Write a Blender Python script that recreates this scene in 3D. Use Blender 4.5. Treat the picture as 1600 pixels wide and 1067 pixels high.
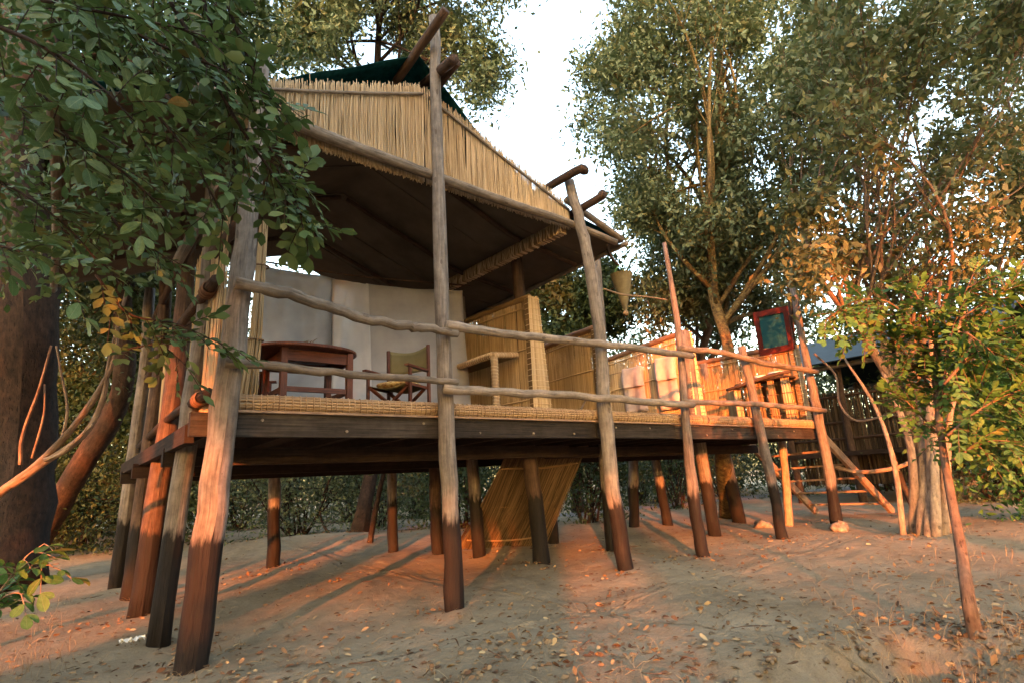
import bpy, math, random
import numpy as np
from mathutils import Vector, Matrix

random.seed(7)
rng = np.random.default_rng(7)
scene = bpy.context.scene
for o in list(bpy.data.objects):
    bpy.data.objects.remove(o)

# ------------------------------------------------------------------ camera
CAM_H = 1.15
FPX = 880.0                      # focal length in pixels of a 1600 px wide picture
_r = np.array([1130.0, 154.0, FPX]); _d = np.array([-760.0, 267.0, FPX])
_u = np.cross(_r, _d); _u /= np.linalg.norm(_u)
if _u[1] > 0: _u = -_u
_x = _r / np.linalg.norm(_r); _y = np.cross(_u, _x)
if _y[2] < 0: _y = -_y
M = np.stack([_x, _y, _u])       # camera (x right, y down, z forward) -> world
cd = bpy.data.cameras.new('camera'); cam = bpy.data.objects.new('camera', cd)
scene.collection.objects.link(cam)
R3 = Matrix((M @ np.array([1.0, 0, 0]), M @ np.array([0, -1.0, 0]), M @ np.array([0, 0, -1.0]))).transposed()
cam.matrix_world = Matrix.Translation((0, 0, CAM_H)) @ R3.to_4x4()
cd.sensor_width = 36.0; cd.lens = FPX / 1600 * 36; cd.clip_start = 0.05; cd.clip_end = 2000
scene.camera = cam

# ------------------------------------------------------------------ world, sun, exposure
SUN_AZ = math.atan2(-0.6893, -0.7245)        # the sun stands behind the camera, low
SUN_EL = math.radians(7.0)
w = bpy.data.worlds.new('World'); scene.world = w; w.use_nodes = True
nt = w.node_tree; nt.nodes.clear()
sky = nt.nodes.new('ShaderNodeTexSky'); sky.sky_type = 'NISHITA'; sky.sun_disc = False
sky.sun_elevation = SUN_EL; sky.sun_rotation = SUN_AZ % (2 * math.pi)
sky.air_density = 1.0; sky.dust_density = 3.0; sky.ozone_density = 0.2
bg = nt.nodes.new('ShaderNodeBackground'); bg.inputs['Strength'].default_value = 0.15
wo = nt.nodes.new('ShaderNodeOutputWorld')
nt.links.new(sky.outputs['Color'], bg.inputs['Color']); nt.links.new(bg.outputs[0], wo.inputs['Surface'])
sl = bpy.data.lights.new('sun', 'SUN'); so = bpy.data.objects.new('sun', sl); scene.collection.objects.link(so)
sl.energy = 1.65; sl.angle = math.radians(0.9); sl.color = (1.0, 0.23, 0.05)
sdir = Vector((math.sin(SUN_AZ) * math.cos(SUN_EL), math.cos(SUN_AZ) * math.cos(SUN_EL), math.sin(SUN_EL)))
so.rotation_euler = sdir.to_track_quat('Z', 'Y').to_euler(); so.location = sdir * 60
vs = scene.view_settings
vs.view_transform = 'Standard'; vs.look = 'None'; vs.gamma = 1.0; vs.use_curve_mapping = False
vs.exposure = 3.6
scene.render.engine = 'CYCLES'
scene.cycles.max_bounces = 6; scene.cycles.diffuse_bounces = 3; scene.cycles.glossy_bounces = 2
scene.cycles.transmission_bounces = 4; scene.cycles.transparent_max_bounces = 8
scene.cycles.use_denoising = True

# ------------------------------------------------------------------ helpers
O = np.array([0.0, 0.0, CAM_H])
def ray(px, py): return M @ np.array([px - 800.0, py - 533.5, FPX])
def atY(px, py, Y):
    v = ray(px, py); return O + v * (Y / v[1])
def atX(px, py, X):
    v = ray(px, py); return O + v * (X / v[0])
def atZ(px, py, z=0.0):
    v = ray(px, py); return O + v * ((z - CAM_H) / v[2])
def atD(px, py, d):
    return O + ray(px, py) * (d / FPX)

def ground_h(x, y):
    x = np.asarray(x, float); y = np.asarray(y, float)
    r = np.sqrt(x * x + y * y)
    h = 0.03 * np.sin(x * 1.3 + 0.6 * y) * np.cos(y * 1.1 - 0.4 * x) + 0.02 * np.sin(2.9 * x - 2.1 * y + 1)
    h = h + 0.012 * np.sin(6.1 * x + 3.3 * y) * np.sin(5.2 * y - 2.2 * x)
    h = h + 0.28 * np.exp(-((y - 13.5) / 2.2) ** 2) * np.clip((9 - x) / 4, 0, 1) * np.clip((x - 1.5) / 2, 0, 1)
    h = h + 0.10 * np.exp(-(((x - 9) / 2.6) ** 2 + ((y - 10.2) / 1.5) ** 2))
    h = h + 0.06 * np.exp(-(((x - 12.4) / .5) ** 2 + ((y - 5.2) / .4) ** 2))
    for (bx_, by_) in ((.95, 5.1), (3.13, 4.97), (5.35, 4.8), (7.0, 4.85), (9.7, 5.05), (5.5, 6.5), (.85, 6.1), (.85, 7.6), (4.85, 1.36), (10.8, 3.45)):
        rr_ = np.hypot(x - bx_, y - by_); h = h + .035 * np.exp(-(rr_ / .26) ** 2) * (1 + .4 * np.sin(7 * x + 5 * y))
    # cut bank in the near right corner
    t = (x - 3.3) * 0.917 - (y - 2.12) * 0.398
    n = (x - 3.3) * 0.398 + (y - 2.12) * 0.917
    edge = 1 / (1 + np.exp((n + 0.05 * np.sin(t * 9) + 0.025 * np.sin(t * 23 + 1)) / 0.018))
    h = h - 0.16 * edge * np.clip((t + 0.3) * 1.2, 0, 1) * np.clip((1.65 - t) * 3, 0, 1) - 0.30 * np.exp(-(((t - 1.2) / .15) ** 2 + ((n + .06) / .16) ** 2)) + 0.05 * np.exp(-((n - .1) / .12) ** 2) * np.clip((t + 0.1) * 2, 0, 1) * np.clip((1.3 - t) * 3, 0, 1)
    return h

def V(p): return Vector((float(p[0]), float(p[1]), float(p[2])))

class MB:
    def __init__(s): s.v = []; s.f = []; s.uv = []; s.a = []; s.n = 0
    def add(s, verts, faces, uv=None, attr=None):
        verts = np.asarray(verts, float); k = s.n
        s.v.append(verts); s.f += [tuple(i + k for i in f) for f in faces]
        s.uv.append(np.asarray(uv, float) if uv is not None else verts[:, :2] + verts[:, 2:3] * 0.37)
        s.a.append(np.asarray(attr, float) if attr is not None else np.zeros(len(verts)))
        s.n += len(verts)
    def box(s, c, size, ax=None, uvo=0.0):
        """box with centre, full size, axes rows"""
        ax = np.eye(3) if ax is None else np.asarray(ax, float)
        h = np.asarray(size, float) / 2
        P = [];F = [];UV = []
        for i in range(3):
            j, k = (i + 1) % 3, (i + 2) % 3
            for sg in (-1, 1):
                b = len(P)
                for (a, d) in ((-1, -1), (1, -1), (1, 1), (-1, 1)):
                    l = np.zeros(3); l[i] = sg * h[i]; l[j] = a * h[j]; l[k] = d * h[k]
                    P.append(np.asarray(c, float) + l @ ax)
                    long_first = size[j] >= size[k]
                    UV.append(((d * h[k], a * h[j] + uvo) if long_first else (a * h[j], d * h[k] + uvo)))
                F.append((b, b + 1, b + 2, b + 3) if sg > 0 else (b + 3, b + 2, b + 1, b))
        s.add(P, F, UV)
    def beam(s, a, b, wd, ht, up=(0, 0, 1), uvo=None):
        a = np.asarray(a, float); b = np.asarray(b, float); d = b - a; L = np.linalg.norm(d); d /= L
        u = np.asarray(up, float); u = u - d * (u @ d); u /= np.linalg.norm(u); sd = np.cross(u, d)
        s.box((a + b) / 2, (L, wd, ht), np.stack([d, sd, u]), uvo if uvo is not None else random.random() * 9)
    def tube(s, pts, rad, seg=10, rough=0.0, cap=True, attr=None, sub=1, squash=1.0):
        pts = np.asarray(pts, float); rad = np.broadcast_to(np.asarray(rad, float), (len(pts),)).astype(float)
        if sub > 1 and len(pts) > 1: pts, rad = spline(pts, rad, sub)
        n = len(pts); t = np.gradient(pts, axis=0); t /= np.linalg.norm(t, axis=1)[:, None] + 1e-9
        ref = np.array([0, 0, 1.0]) if abs(t[0][2]) < 0.8 else np.array([1.0, 0, 0])
        u = np.cross(ref, t[0]); u /= np.linalg.norm(u)
        L = np.concatenate([[0], np.cumsum(np.linalg.norm(np.diff(pts, axis=0), axis=1))])
        ang = np.linspace(0, 2 * np.pi, seg + 1); off = random.random() * 7
        vv = [];uv = []
        lump = rng.normal(0, 1, (n, seg)) * rough
        for i in range(n):
            u = u - t[i] * (u @ t[i]); u /= np.linalg.norm(u) + 1e-9; b = np.cross(t[i], u)
            rr = rad[i] * (1 + np.append(lump[i], lump[i][0]))
            vv.append(pts[i] + np.outer(rr * np.cos(ang), u) + np.outer(rr * np.sin(ang) * squash, b))
            uv.append(np.stack([ang / (2 * np.pi) * rad.mean() * 6.28 + off, np.full(seg + 1, L[i] + off)], 1))
        vv = np.concatenate(vv); uv = np.concatenate(uv); m = seg + 1
        F = [(i * m + j, i * m + j + 1, (i + 1) * m + j + 1, (i + 1) * m + j) for i in range(n - 1) for j in range(seg)]
        if cap:
            F.append(tuple(range(seg - 1, -1, -1))); F.append(tuple((n - 1) * m + j for j in range(seg)))
        s.add(vv, F, uv, None if attr is None else attr(vv))
    def build(s, name, mat, parent=None, smooth=True, attr_name=None, kind=None, label=None):
        me = bpy.data.meshes.new(name)
        v = np.concatenate(s.v); me.from_pydata(v.tolist(), [], s.f)
        ul = me.uv_layers.new(name='UVMap'); li = np.empty(len(me.loops), np.int32); me.loops.foreach_get('vertex_index', li)
        ul.data.foreach_set('uv', np.concatenate(s.uv)[li].astype(np.float32).ravel())
        if attr_name:
            at = me.attributes.new(attr_name, 'FLOAT', 'POINT'); at.data.foreach_set('value', np.concatenate(s.a).astype(np.float32))
        if smooth: me.shade_smooth(); 
        me.materials.append(mat)
        return link(me, name, parent, kind, label)

def link(me, name, parent=None, kind=None, label=None):
    o = bpy.data.objects.new(name, me); scene.collection.objects.link(o)
    if parent is not None:
        o.parent = parent; o.matrix_parent_inverse = parent.matrix_basis.inverted()
    if kind: o['kind'] = kind
    if label: o['label'] = label
    return o
def spline(p, r, k):
    P = np.vstack([2 * p[0] - p[1], p, 2 * p[-1] - p[-2]]); out = [];ro = []
    for i in range(1, len(P) - 2):
        for q in range(k):
            t = q / k
            out.append(0.5 * ((2 * P[i]) + (-P[i - 1] + P[i + 1]) * t + (2 * P[i - 1] - 5 * P[i] + 4 * P[i + 1] - P[i + 2]) * t * t + (-P[i - 1] + 3 * P[i] - 3 * P[i + 1] + P[i + 2]) * t ** 3))
            ro.append(r[i - 1] * (1 - t) + r[i] * t)
    out.append(p[-1]); ro.append(r[-1])
    return np.array(out), np.array(ro)
def tag(o, label, cat, group=None):
    o['label'] = label; o['category'] = cat
    if group: o['group'] = group
    return o
def thing(name, label, cat, loc=(0, 0, 0), group=None):
    o = bpy.data.objects.new(name, None); scene.collection.objects.link(o)
    o.location = V(loc); o.empty_display_size = 0.2
    return tag(o, label, cat, group)

# ------------------------------------------------------------------ materials
def mat_base(name, rough=0.85, spec=0.2):
    m = bpy.data.materials.new(name); m.use_nodes = True
    t = m.node_tree; b = t.nodes['Principled BSDF']
    b.inputs['Roughness'].default_value = rough; b.inputs['Specular IOR Level'].default_value = spec
    return m, t, b
def N(t, kind, **kw):
    n = t.nodes.new(kind)
    for k, v in kw.items(): setattr(n, k, v)
    return n
def ramp(t, stops, fac=None):
    r = N(t, 'ShaderNodeValToRGB'); e = r.color_ramp.elements
    while len(e) < len(stops): e.new(0.5)
    for q, (p, c) in zip(e, stops): q.position = p; q.color = (*c, 1)
    if fac is not None: t.links.new(fac, r.inputs[0])
    return r
def mapped(t, out='UV', scale=(1, 1, 1)):
    tc = N(t, 'ShaderNodeTexCoord'); mp = N(t, 'ShaderNodeMapping'); mp.inputs['Scale'].default_value = scale
    t.links.new(tc.outputs[out], mp.inputs[0]); return mp.outputs[0]
def noise(t, vec, scale, detail=4, rough=0.6):
    n = N(t, 'ShaderNodeTexNoise'); n.inputs['Scale'].default_value = scale; n.inputs['Detail'].default_value = detail
    n.inputs['Roughness'].default_value = rough; t.links.new(vec, n.inputs['Vector']); return n.outputs['Fac']
def mixc(t, fac, a, b, mode='MIX'):
    m = N(t, 'ShaderNodeMix', data_type='RGBA', blend_type=mode)
    if hasattr(fac, 'is_linked'): t.links.new(fac, m.inputs[0])
    else: m.inputs[0].default_value = fac
    for s_, i in ((a, 6), (b, 7)):
        if hasattr(s_, 'is_linked'): t.links.new(s_, m.inputs[i])
        else: m.inputs[i].default_value = (*s_, 1)
    return m.outputs[2]
def mth(t, op, a, b=0.0):
    m = N(t, 'ShaderNodeMath', operation=op)
    for s_, i in ((a, 0), (b, 1)):
        if hasattr(s_, 'is_linked'): t.links.new(s_, m.inputs[i])
        else: m.inputs[i].default_value = s_
    return m.outputs[0]
def bump(t, b, h, strength=0.5, dist=0.01):
    n = N(t, 'ShaderNodeBump'); n.inputs['Strength'].default_value = strength; n.inputs['Distance'].default_value = dist
    t.links.new(h, n.inputs['Height']); t.links.new(n.outputs[0], b.inputs['Normal'])

def wood(name, stops, along=2.2, across=45, knots=True, bs=0.7, tar=False, rough=0.85):
    """pole or sawn timber; grain follows the length (UV v)"""
    m, t, b = mat_base(name, rough)
    g1 = noise(t, mapped(t, 'UV', (across, along, 1)), 1.0, 6, 0.65)
    g2 = noise(t, mapped(t, 'UV', (6, 1.6, 1)), 1.0, 3)
    oi = N(t, 'ShaderNodeObjectInfo')
    f = mth(t, 'ADD', mth(t, 'MULTIPLY', g1, 0.6), mth(t, 'MULTIPLY', g2, 0.4))
    f = mth(t, 'ADD', f, mth(t, 'MULTIPLY', mth(t, 'SUBTRACT', oi.outputs['Random'], 0.5), 0.14))
    col = ramp(t, stops, f).outputs[0]
    cr = noise(t, mapped(t, 'UV', (across * 2.2, along * 1.6, 1)), 1.0, 3, 0.5)
    crk = N(t, 'ShaderNodeClamp'); t.links.new(mth(t, 'MULTIPLY', mth(t, 'SUBTRACT', cr, 0.58), 9.0), crk.inputs[0])
    pt = noise(t, mapped(t, 'UV', (9, 7, 1)), 1.0, 6, 0.7)
    col = mixc(t, mth(t, 'MULTIPLY', crk.outputs[0], 0.6), col, tuple(c_ * 0.45 for c_ in stops[0][1]))
    col = mixc(t, 1.0, col, ramp(t, [(0.35, (0.72, 0.70, 0.68)), (0.65, (1.18, 1.16, 1.14))], pt).outputs[0], 'MULTIPLY')
    h = mth(t, 'SUBTRACT', mth(t, 'ADD', g1, mth(t, 'MULTIPLY', pt, .5)), mth(t, 'MULTIPLY', crk.outputs[0], 0.6))
    if knots:
        v = N(t, 'ShaderNodeTexVoronoi'); v.inputs['Scale'].default_value = 1.0
        t.links.new(mapped(t, 'UV', (7, 3.2, 1)), v.inputs['Vector'])
        k = mth(t, 'LESS_THAN', v.outputs['Distance'], 0.13)
        col = mixc(t, mth(t, 'MULTIPLY', k, 0.55), col, (0.05, 0.035, 0.025))
        h = mth(t, 'SUBTRACT', h, mth(t, 'MULTIPLY', k, 0.4))
    if tar:
        at = N(t, 'ShaderNodeAttribute'); at.attribute_name = 'tar'
        e = mth(t, 'ADD', at.outputs['Fac'], mth(t, 'MULTIPLY', mth(t, 'SUBTRACT', noise(t, mapped(t, 'UV', (16, 2.5, 1)), 1.0, 5), 0.5), 0.5))
        k = mth(t, 'MULTIPLY', e, 11.0); k2 = N(t, 'ShaderNodeClamp'); t.links.new(k, k2.inputs[0])
        g3 = noise(t, mapped(t, 'UV', (9, 2, 1)), 1.0, 4)
        tc = ramp(t, [(0.3, (0.007, 0.006, 0.0055)), (0.6, (0.014, 0.011, 0.010)), (0.8, (0.032, 0.024, 0.02))], g3).outputs[0]
        col = mixc(t, k2.outputs[0], col, tc)
        b.inputs['Roughness'].default_value = 0.75
    t.links.new(col, b.inputs['Base Color']); bump(t, b, h, bs, 0.012)
    return m
def island(name, stops, rough=0.8, trans=0.0, obj_random=False, hue_noise=None, spec=0.25):
    """many small pieces: each loose piece takes its own tone"""
    m, t, b = mat_base(name, rough, spec)
    if obj_random: r = N(t, 'ShaderNodeObjectInfo').outputs['Random']
    else: r = N(t, 'ShaderNodeNewGeometry').outputs['Random Per Island']
    if hue_noise:
        n = noise(t, mapped(t, 'Object', (1, 1, 1)), hue_noise, 2)
        r = mth(t, 'ADD', mth(t, 'MULTIPLY', r, 0.6), mth(t, 'MULTIPLY', n, 0.4))
    c = ramp(t, stops, r).outputs[0]
    t.links.new(c, b.inputs['Base Color'])
    if trans:
        tr = N(t, 'ShaderNodeBsdfTranslucent'); mx = N(t, 'ShaderNodeMixShader'); mx.inputs[0].default_value = trans
        c2 = mixc(t, 0.35, c, (0.12, 0.19, 0.03), 'MIX'); t.links.new(c2, tr.inputs[0])
        t.links.new(b.outputs[0], mx.inputs[1]); t.links.new(tr.outputs[0], mx.inputs[2])
        t.links.new(mx.outputs[0], t.nodes['Material Output'].inputs[0])
    return m
def single_leaf(name, stops, trans=.2):
    """one leaf blade: pale midrib, side veins, blotches; tone differs from leaf to leaf"""
    m = island(name, stops, rough=.45, trans=trans, obj_random=True); t = m.node_tree; b = t.nodes['Principled BSDF']
    c = b.inputs['Base Color'].links[0].from_socket
    tc = N(t, 'ShaderNodeTexCoord'); sx = N(t, 'ShaderNodeSeparateXYZ'); t.links.new(tc.outputs['Object'], sx.inputs[0])
    ay = mth(t, 'ABSOLUTE', sx.outputs[1]); mid = mth(t, 'LESS_THAN', ay, .013)
    vn = mth(t, 'SINE', mth(t, 'MULTIPLY', mth(t, 'SUBTRACT', sx.outputs[0], mth(t, 'MULTIPLY', ay, .9)), 62.0)); vk = mth(t, 'GREATER_THAN', vn, .86)
    nz = noise(t, tc.outputs['Object'], 5.0, 4)
    c2 = mixc(t, 1.0, c, ramp(t, [(.3, (.65, .68, .6)), (.7, (1.25, 1.2, 1.2))], nz).outputs[0], 'MULTIPLY')
    c2 = mixc(t, mth(t, 'MULTIPLY', vk, .22), c2, (.16, .2, .09)); c2 = mixc(t, mth(t, 'MULTIPLY', mid, .5), c2, (.2, .24, .11))
    sp = mth(t, 'GREATER_THAN', noise(t, tc.outputs['Object'], 9.0, 3), .70); c2 = mixc(t, mth(t, 'MULTIPLY', sp, .7), c2, (.12, .075, .03))
    t.links.new(c2, b.inputs['Base Color']); bump(t, b, mth(t, 'ADD', vk, mth(t, 'MULTIPLY', nz, 2.0)), .3, .01)
    return m
def cloth(name, c1, c2, sc=6, rough=0.95, weave=False, trans=0.0, alpha=None):
    m, t, b = mat_base(name, rough, 0.05)
    n = noise(t, mapped(t, 'Object'), sc, 5)
    c = ramp(t, [(0.3, c1), (0.7, c2)], n).outputs[0]
    t.links.new(c, b.inputs['Base Color']); bump(t, b, noise(t, mapped(t, 'Object'), sc * 9, 3), 0.25, 0.004)
    out = b.outputs[0]
    if trans:
        tr = N(t, 'ShaderNodeBsdfTranslucent'); mx = N(t, 'ShaderNodeMixShader'); mx.inputs[0].default_value = trans
        t.links.new(c, tr.inputs[0]); t.links.new(out, mx.inputs[1]); t.links.new(tr.outputs[0], mx.inputs[2]); out = mx.outputs[0]
    if alpha is not None:
        tp = N(t, 'ShaderNodeBsdfTransparent'); mx = N(t, 'ShaderNodeMixShader'); mx.inputs[0].default_value = alpha
        t.links.new(tp.outputs[0], mx.inputs[1]); t.links.new(out, mx.inputs[2]); out = mx.outputs[0]
    t.links.new(out, t.nodes['Material Output'].inputs[0])
    return m

POLE = wood('grey pole wood', [(0.30, (0.075, 0.06, 0.052)), (0.5, (0.18, 0.152, 0.132)), (0.72, (0.32, 0.275, 0.24))], tar=True)
RAILM = wood('rail wood', [(0.30, (0.09, 0.068, 0.052)), (0.5, (0.205, 0.165, 0.13)), (0.72, (0.34, 0.28, 0.23))])
DARKPOLE = wood('dark pole wood', [(0.3, (0.035, 0.022, 0.016)), (0.55, (0.085, 0.052, 0.037)), (0.8, (0.16, 0.10, 0.07))], tar=True)
DARKWOOD = wood('dark stick wood', [(0.3, (0.03, 0.019, 0.014)), (0.55, (0.075, 0.046, 0.033)), (0.8, (0.14, 0.088, 0.062))])
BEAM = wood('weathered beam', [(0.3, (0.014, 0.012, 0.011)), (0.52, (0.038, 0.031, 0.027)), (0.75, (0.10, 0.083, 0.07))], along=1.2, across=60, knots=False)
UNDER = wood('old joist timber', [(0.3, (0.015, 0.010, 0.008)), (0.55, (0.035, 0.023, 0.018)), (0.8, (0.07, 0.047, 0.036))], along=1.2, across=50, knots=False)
PALEPLANK = wood('pale plank', [(0.3, (0.2, 0.13, 0.085)), (0.55, (0.33, 0.22, 0.15)), (0.8, (0.45, 0.33, 0.23))], along=1.5, across=60, knots=False)
REDWOOD = wood('reddish furniture wood', [(0.3, (0.06, 0.02, 0.012)), (0.55, (0.14, 0.045, 0.025)), (0.8, (0.22, 0.085, 0.05))], along=2, across=70, knots=False, rough=0.45, bs=0.15)
REDFRAME = wood('red brown frame', [(0.3, (0.06, 0.012, 0.008)), (0.55, (0.13, 0.022, 0.014)), (0.8, (0.2, 0.04, 0.025))], along=2, across=70, knots=False, rough=0.4, bs=0.15)
BARK = wood('grey brown bark', [(0.3, (0.012, 0.008, 0.006)), (0.52, (0.042, 0.025, 0.017)), (0.75, (0.10, 0.06, 0.04))], along=6, across=18, knots=False, bs=1.0)
PALEBARK = wood('pale bark', [(0.3, (0.11, 0.075, 0.055)), (0.52, (0.26, 0.18, 0.13)), (0.75, (0.40, 0.30, 0.22))], along=5, across=22, knots=True, bs=0.8)
BROWNBARK = wood('brown sapling bark', [(0.3, (0.06, 0.038, 0.025)), (0.52, (0.15, 0.095, 0.062)), (0.75, (0.25, 0.17, 0.115))], along=7, across=24, knots=True, bs=0.9)
FLAKY = wood('flaky bark', [(0.35, (0.06, 0.035, 0.02)), (0.5, (0.2, 0.13, 0.05)), (0.6, (0.32, 0.22, 0.08))], along=14, across=12, knots=False, bs=1.0)
REED = island('straw reed', [(0.0, (0.16, 0.095, 0.055)), (0.12, (0.36, 0.25, 0.145)), (0.3, (0.46, 0.335, 0.20)), (0.6, (0.59, 0.45, 0.29)), (1.0, (0.71, 0.585, 0.42))], hue_noise=1.5)
REEDOLD = island('weathered reed', [(0.0, (0.14, 0.085, 0.042)), (0.3, (0.34, 0.23, 0.12)), (0.7, (0.49, 0.345, 0.19)), (1.0, (0.62, 0.465, 0.28))], hue_noise=2.5)
REEDDARK = island('brown reed', [(0.0, (0.07, 0.043, 0.02)), (0.5, (0.175, 0.108, 0.05)), (1.0, (0.30, 0.195, 0.10))], hue_noise=2.0)
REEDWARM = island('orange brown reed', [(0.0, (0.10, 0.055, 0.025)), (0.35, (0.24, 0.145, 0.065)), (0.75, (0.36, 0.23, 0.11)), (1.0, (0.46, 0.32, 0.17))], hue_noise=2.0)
MATREED = island('old brown mat reed', [(0.0, (0.05, 0.032, 0.016)), (0.5, (0.11, 0.072, 0.036)), (1.0, (0.19, 0.13, 0.068))])
HUTREED = island('shade darkened hut reed', [(0.0, (0.03, 0.02, 0.011)), (0.5, (0.075, 0.048, 0.026)), (1.0, (0.14, 0.09, 0.05))])  # brown reed darkened all over so the hut looks shaded
WEAVE = island('woven straw', [(0.0, (0.24, 0.15, 0.085)), (0.5, (0.36, 0.24, 0.14)), (1.0, (0.48, 0.34, 0.21))])
ROPE = island('rope', [(0, (0.16, 0.09, 0.05)), (1, (0.3, 0.2, 0.12))])
BINDING = island('brown binding', [(0, (0.1, 0.05, 0.03)), (1, (0.22, 0.12, 0.07))])
GAUZE_THICK = cloth('thick grey gauze', (0.36, 0.345, 0.36), (0.46, 0.44, 0.46), 3, trans=0.15, alpha=0.90)
CANVAS = cloth('brown canvas', (0.085, 0.066, 0.05), (0.125, 0.10, 0.078), 2)
TARP = cloth('green tarpaulin', (0.006, 0.035, 0.034), (0.02, 0.09, 0.085), 14, rough=0.35, trans=0.45)
GAUZE = cloth('grey gauze', (0.50, 0.485, 0.51), (0.60, 0.58, 0.61), 3, trans=0.15, alpha=0.88)
KHAKI = cloth('khaki canvas', (0.15, 0.125, 0.06), (0.2, 0.165, 0.085), 5)
TOWEL = cloth('pinkish towel', (0.40, 0.30, 0.26), (0.5, 0.39, 0.34), 9)
PATTERN = cloth('patterned cushion', (0.20, 0.06, 0.03), (0.62, 0.50, 0.22), 22)
PALECUSH = cloth('pale green cushion', (0.30, 0.32, 0.16), (0.45, 0.45, 0.26), 8)
BUCKET = cloth('brown canvas bucket', (0.13, 0.105, 0.06), (0.19, 0.155, 0.09), 12)
BLUE = cloth('blue tarpaulin', (0.012, 0.018, 0.024), (0.02, 0.03, 0.038), 3, rough=0.5)
PAPER = cloth('white paper', (0.62, 0.6, 0.56), (0.75, 0.73, 0.7), 4)
ENAMEL, _t, _b = mat_base('white enamel', 0.25, 0.5); _b.inputs['Base Color'].default_value = (0.62, 0.6, 0.58, 1)
GLASS, _t, _b = mat_base('mirror glass', 0.04, 0.5); _b.inputs['Base Color'].default_value = (0.02, 0.075, 0.08, 1)
GREENROPE, _t, _b = mat_base('green cord', 0.6); _b.inputs['Base Color'].default_value = (0.09, 0.2, 0.05, 1)

LEAF_NEAR = island('broad dark leaf', [(0.0, (0.038, 0.07, 0.024)), (0.5, (0.07, 0.118, 0.042)), (0.85, (0.11, 0.165, 0.06)), (0.98, (0.12, 0.14, 0.045)), (1.0, (0.2, 0.11, 0.04))], rough=0.5, trans=0.18)
LEAF_NEAR_OBJ = single_leaf('broad dark leaf single', [(0.0, (0.038, 0.074, 0.026)), (0.5, (0.07, 0.125, 0.045)), (0.86, (0.12, 0.175, 0.065)), (0.97, (0.13, 0.15, 0.05)), (1.0, (0.22, 0.12, 0.04))], .18)
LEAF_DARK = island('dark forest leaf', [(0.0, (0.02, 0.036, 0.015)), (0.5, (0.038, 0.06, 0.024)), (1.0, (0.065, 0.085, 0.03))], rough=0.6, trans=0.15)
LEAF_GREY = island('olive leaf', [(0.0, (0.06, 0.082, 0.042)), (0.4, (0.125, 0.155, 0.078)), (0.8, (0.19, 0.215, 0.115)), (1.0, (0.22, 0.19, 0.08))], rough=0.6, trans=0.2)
LEAF_WARM = island('olive brown leaf', [(0.0, (0.055, 0.07, 0.032)), (0.4, (0.11, 0.132, 0.062)), (0.85, (0.165, 0.175, 0.085)), (1.0, (0.20, 0.14, 0.06))], rough=0.6, trans=0.25)
LEAF_FRESH = island('fresh leaf', [(0.0, (0.036, 0.095, 0.02)), (0.5, (0.065, 0.15, 0.034)), (0.94, (0.10, 0.185, 0.045)), (1.0, (0.17, 0.15, 0.045))], rough=0.5, trans=0.22)
LEAF_FRESH_OBJ = single_leaf('fresh leaf single', [(0.0, (0.036, 0.095, 0.02)), (0.5, (0.065, 0.15, 0.034)), (0.94, (0.10, 0.185, 0.045)), (1.0, (0.17, 0.15, 0.045))], .22)
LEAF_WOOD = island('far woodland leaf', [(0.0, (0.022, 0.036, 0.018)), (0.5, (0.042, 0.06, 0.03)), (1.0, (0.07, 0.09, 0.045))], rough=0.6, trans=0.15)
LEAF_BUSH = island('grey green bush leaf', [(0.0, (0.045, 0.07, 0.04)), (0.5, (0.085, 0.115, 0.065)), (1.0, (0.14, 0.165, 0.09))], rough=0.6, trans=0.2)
LITTER = island('fallen leaf', [(0.0, (0.07, 0.037, 0.02)), (0.5, (0.17, 0.095, 0.045)), (0.85, (0.27, 0.18, 0.09)), (1.0, (0.38, 0.29, 0.16))], rough=0.8)
LITTER_OBJ = island('fallen leaf single', [(0.0, (0.09, 0.045, 0.022)), (0.5, (0.2, 0.115, 0.055)), (0.85, (0.31, 0.21, 0.10)), (1.0, (0.45, 0.36, 0.2))], rough=0.8, obj_random=True)
STRAW = island('dry grass', [(0.0, (0.13, 0.085, 0.045)), (0.5, (0.27, 0.19, 0.10)), (1.0, (0.42, 0.32, 0.18))], rough=0.8)

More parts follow.
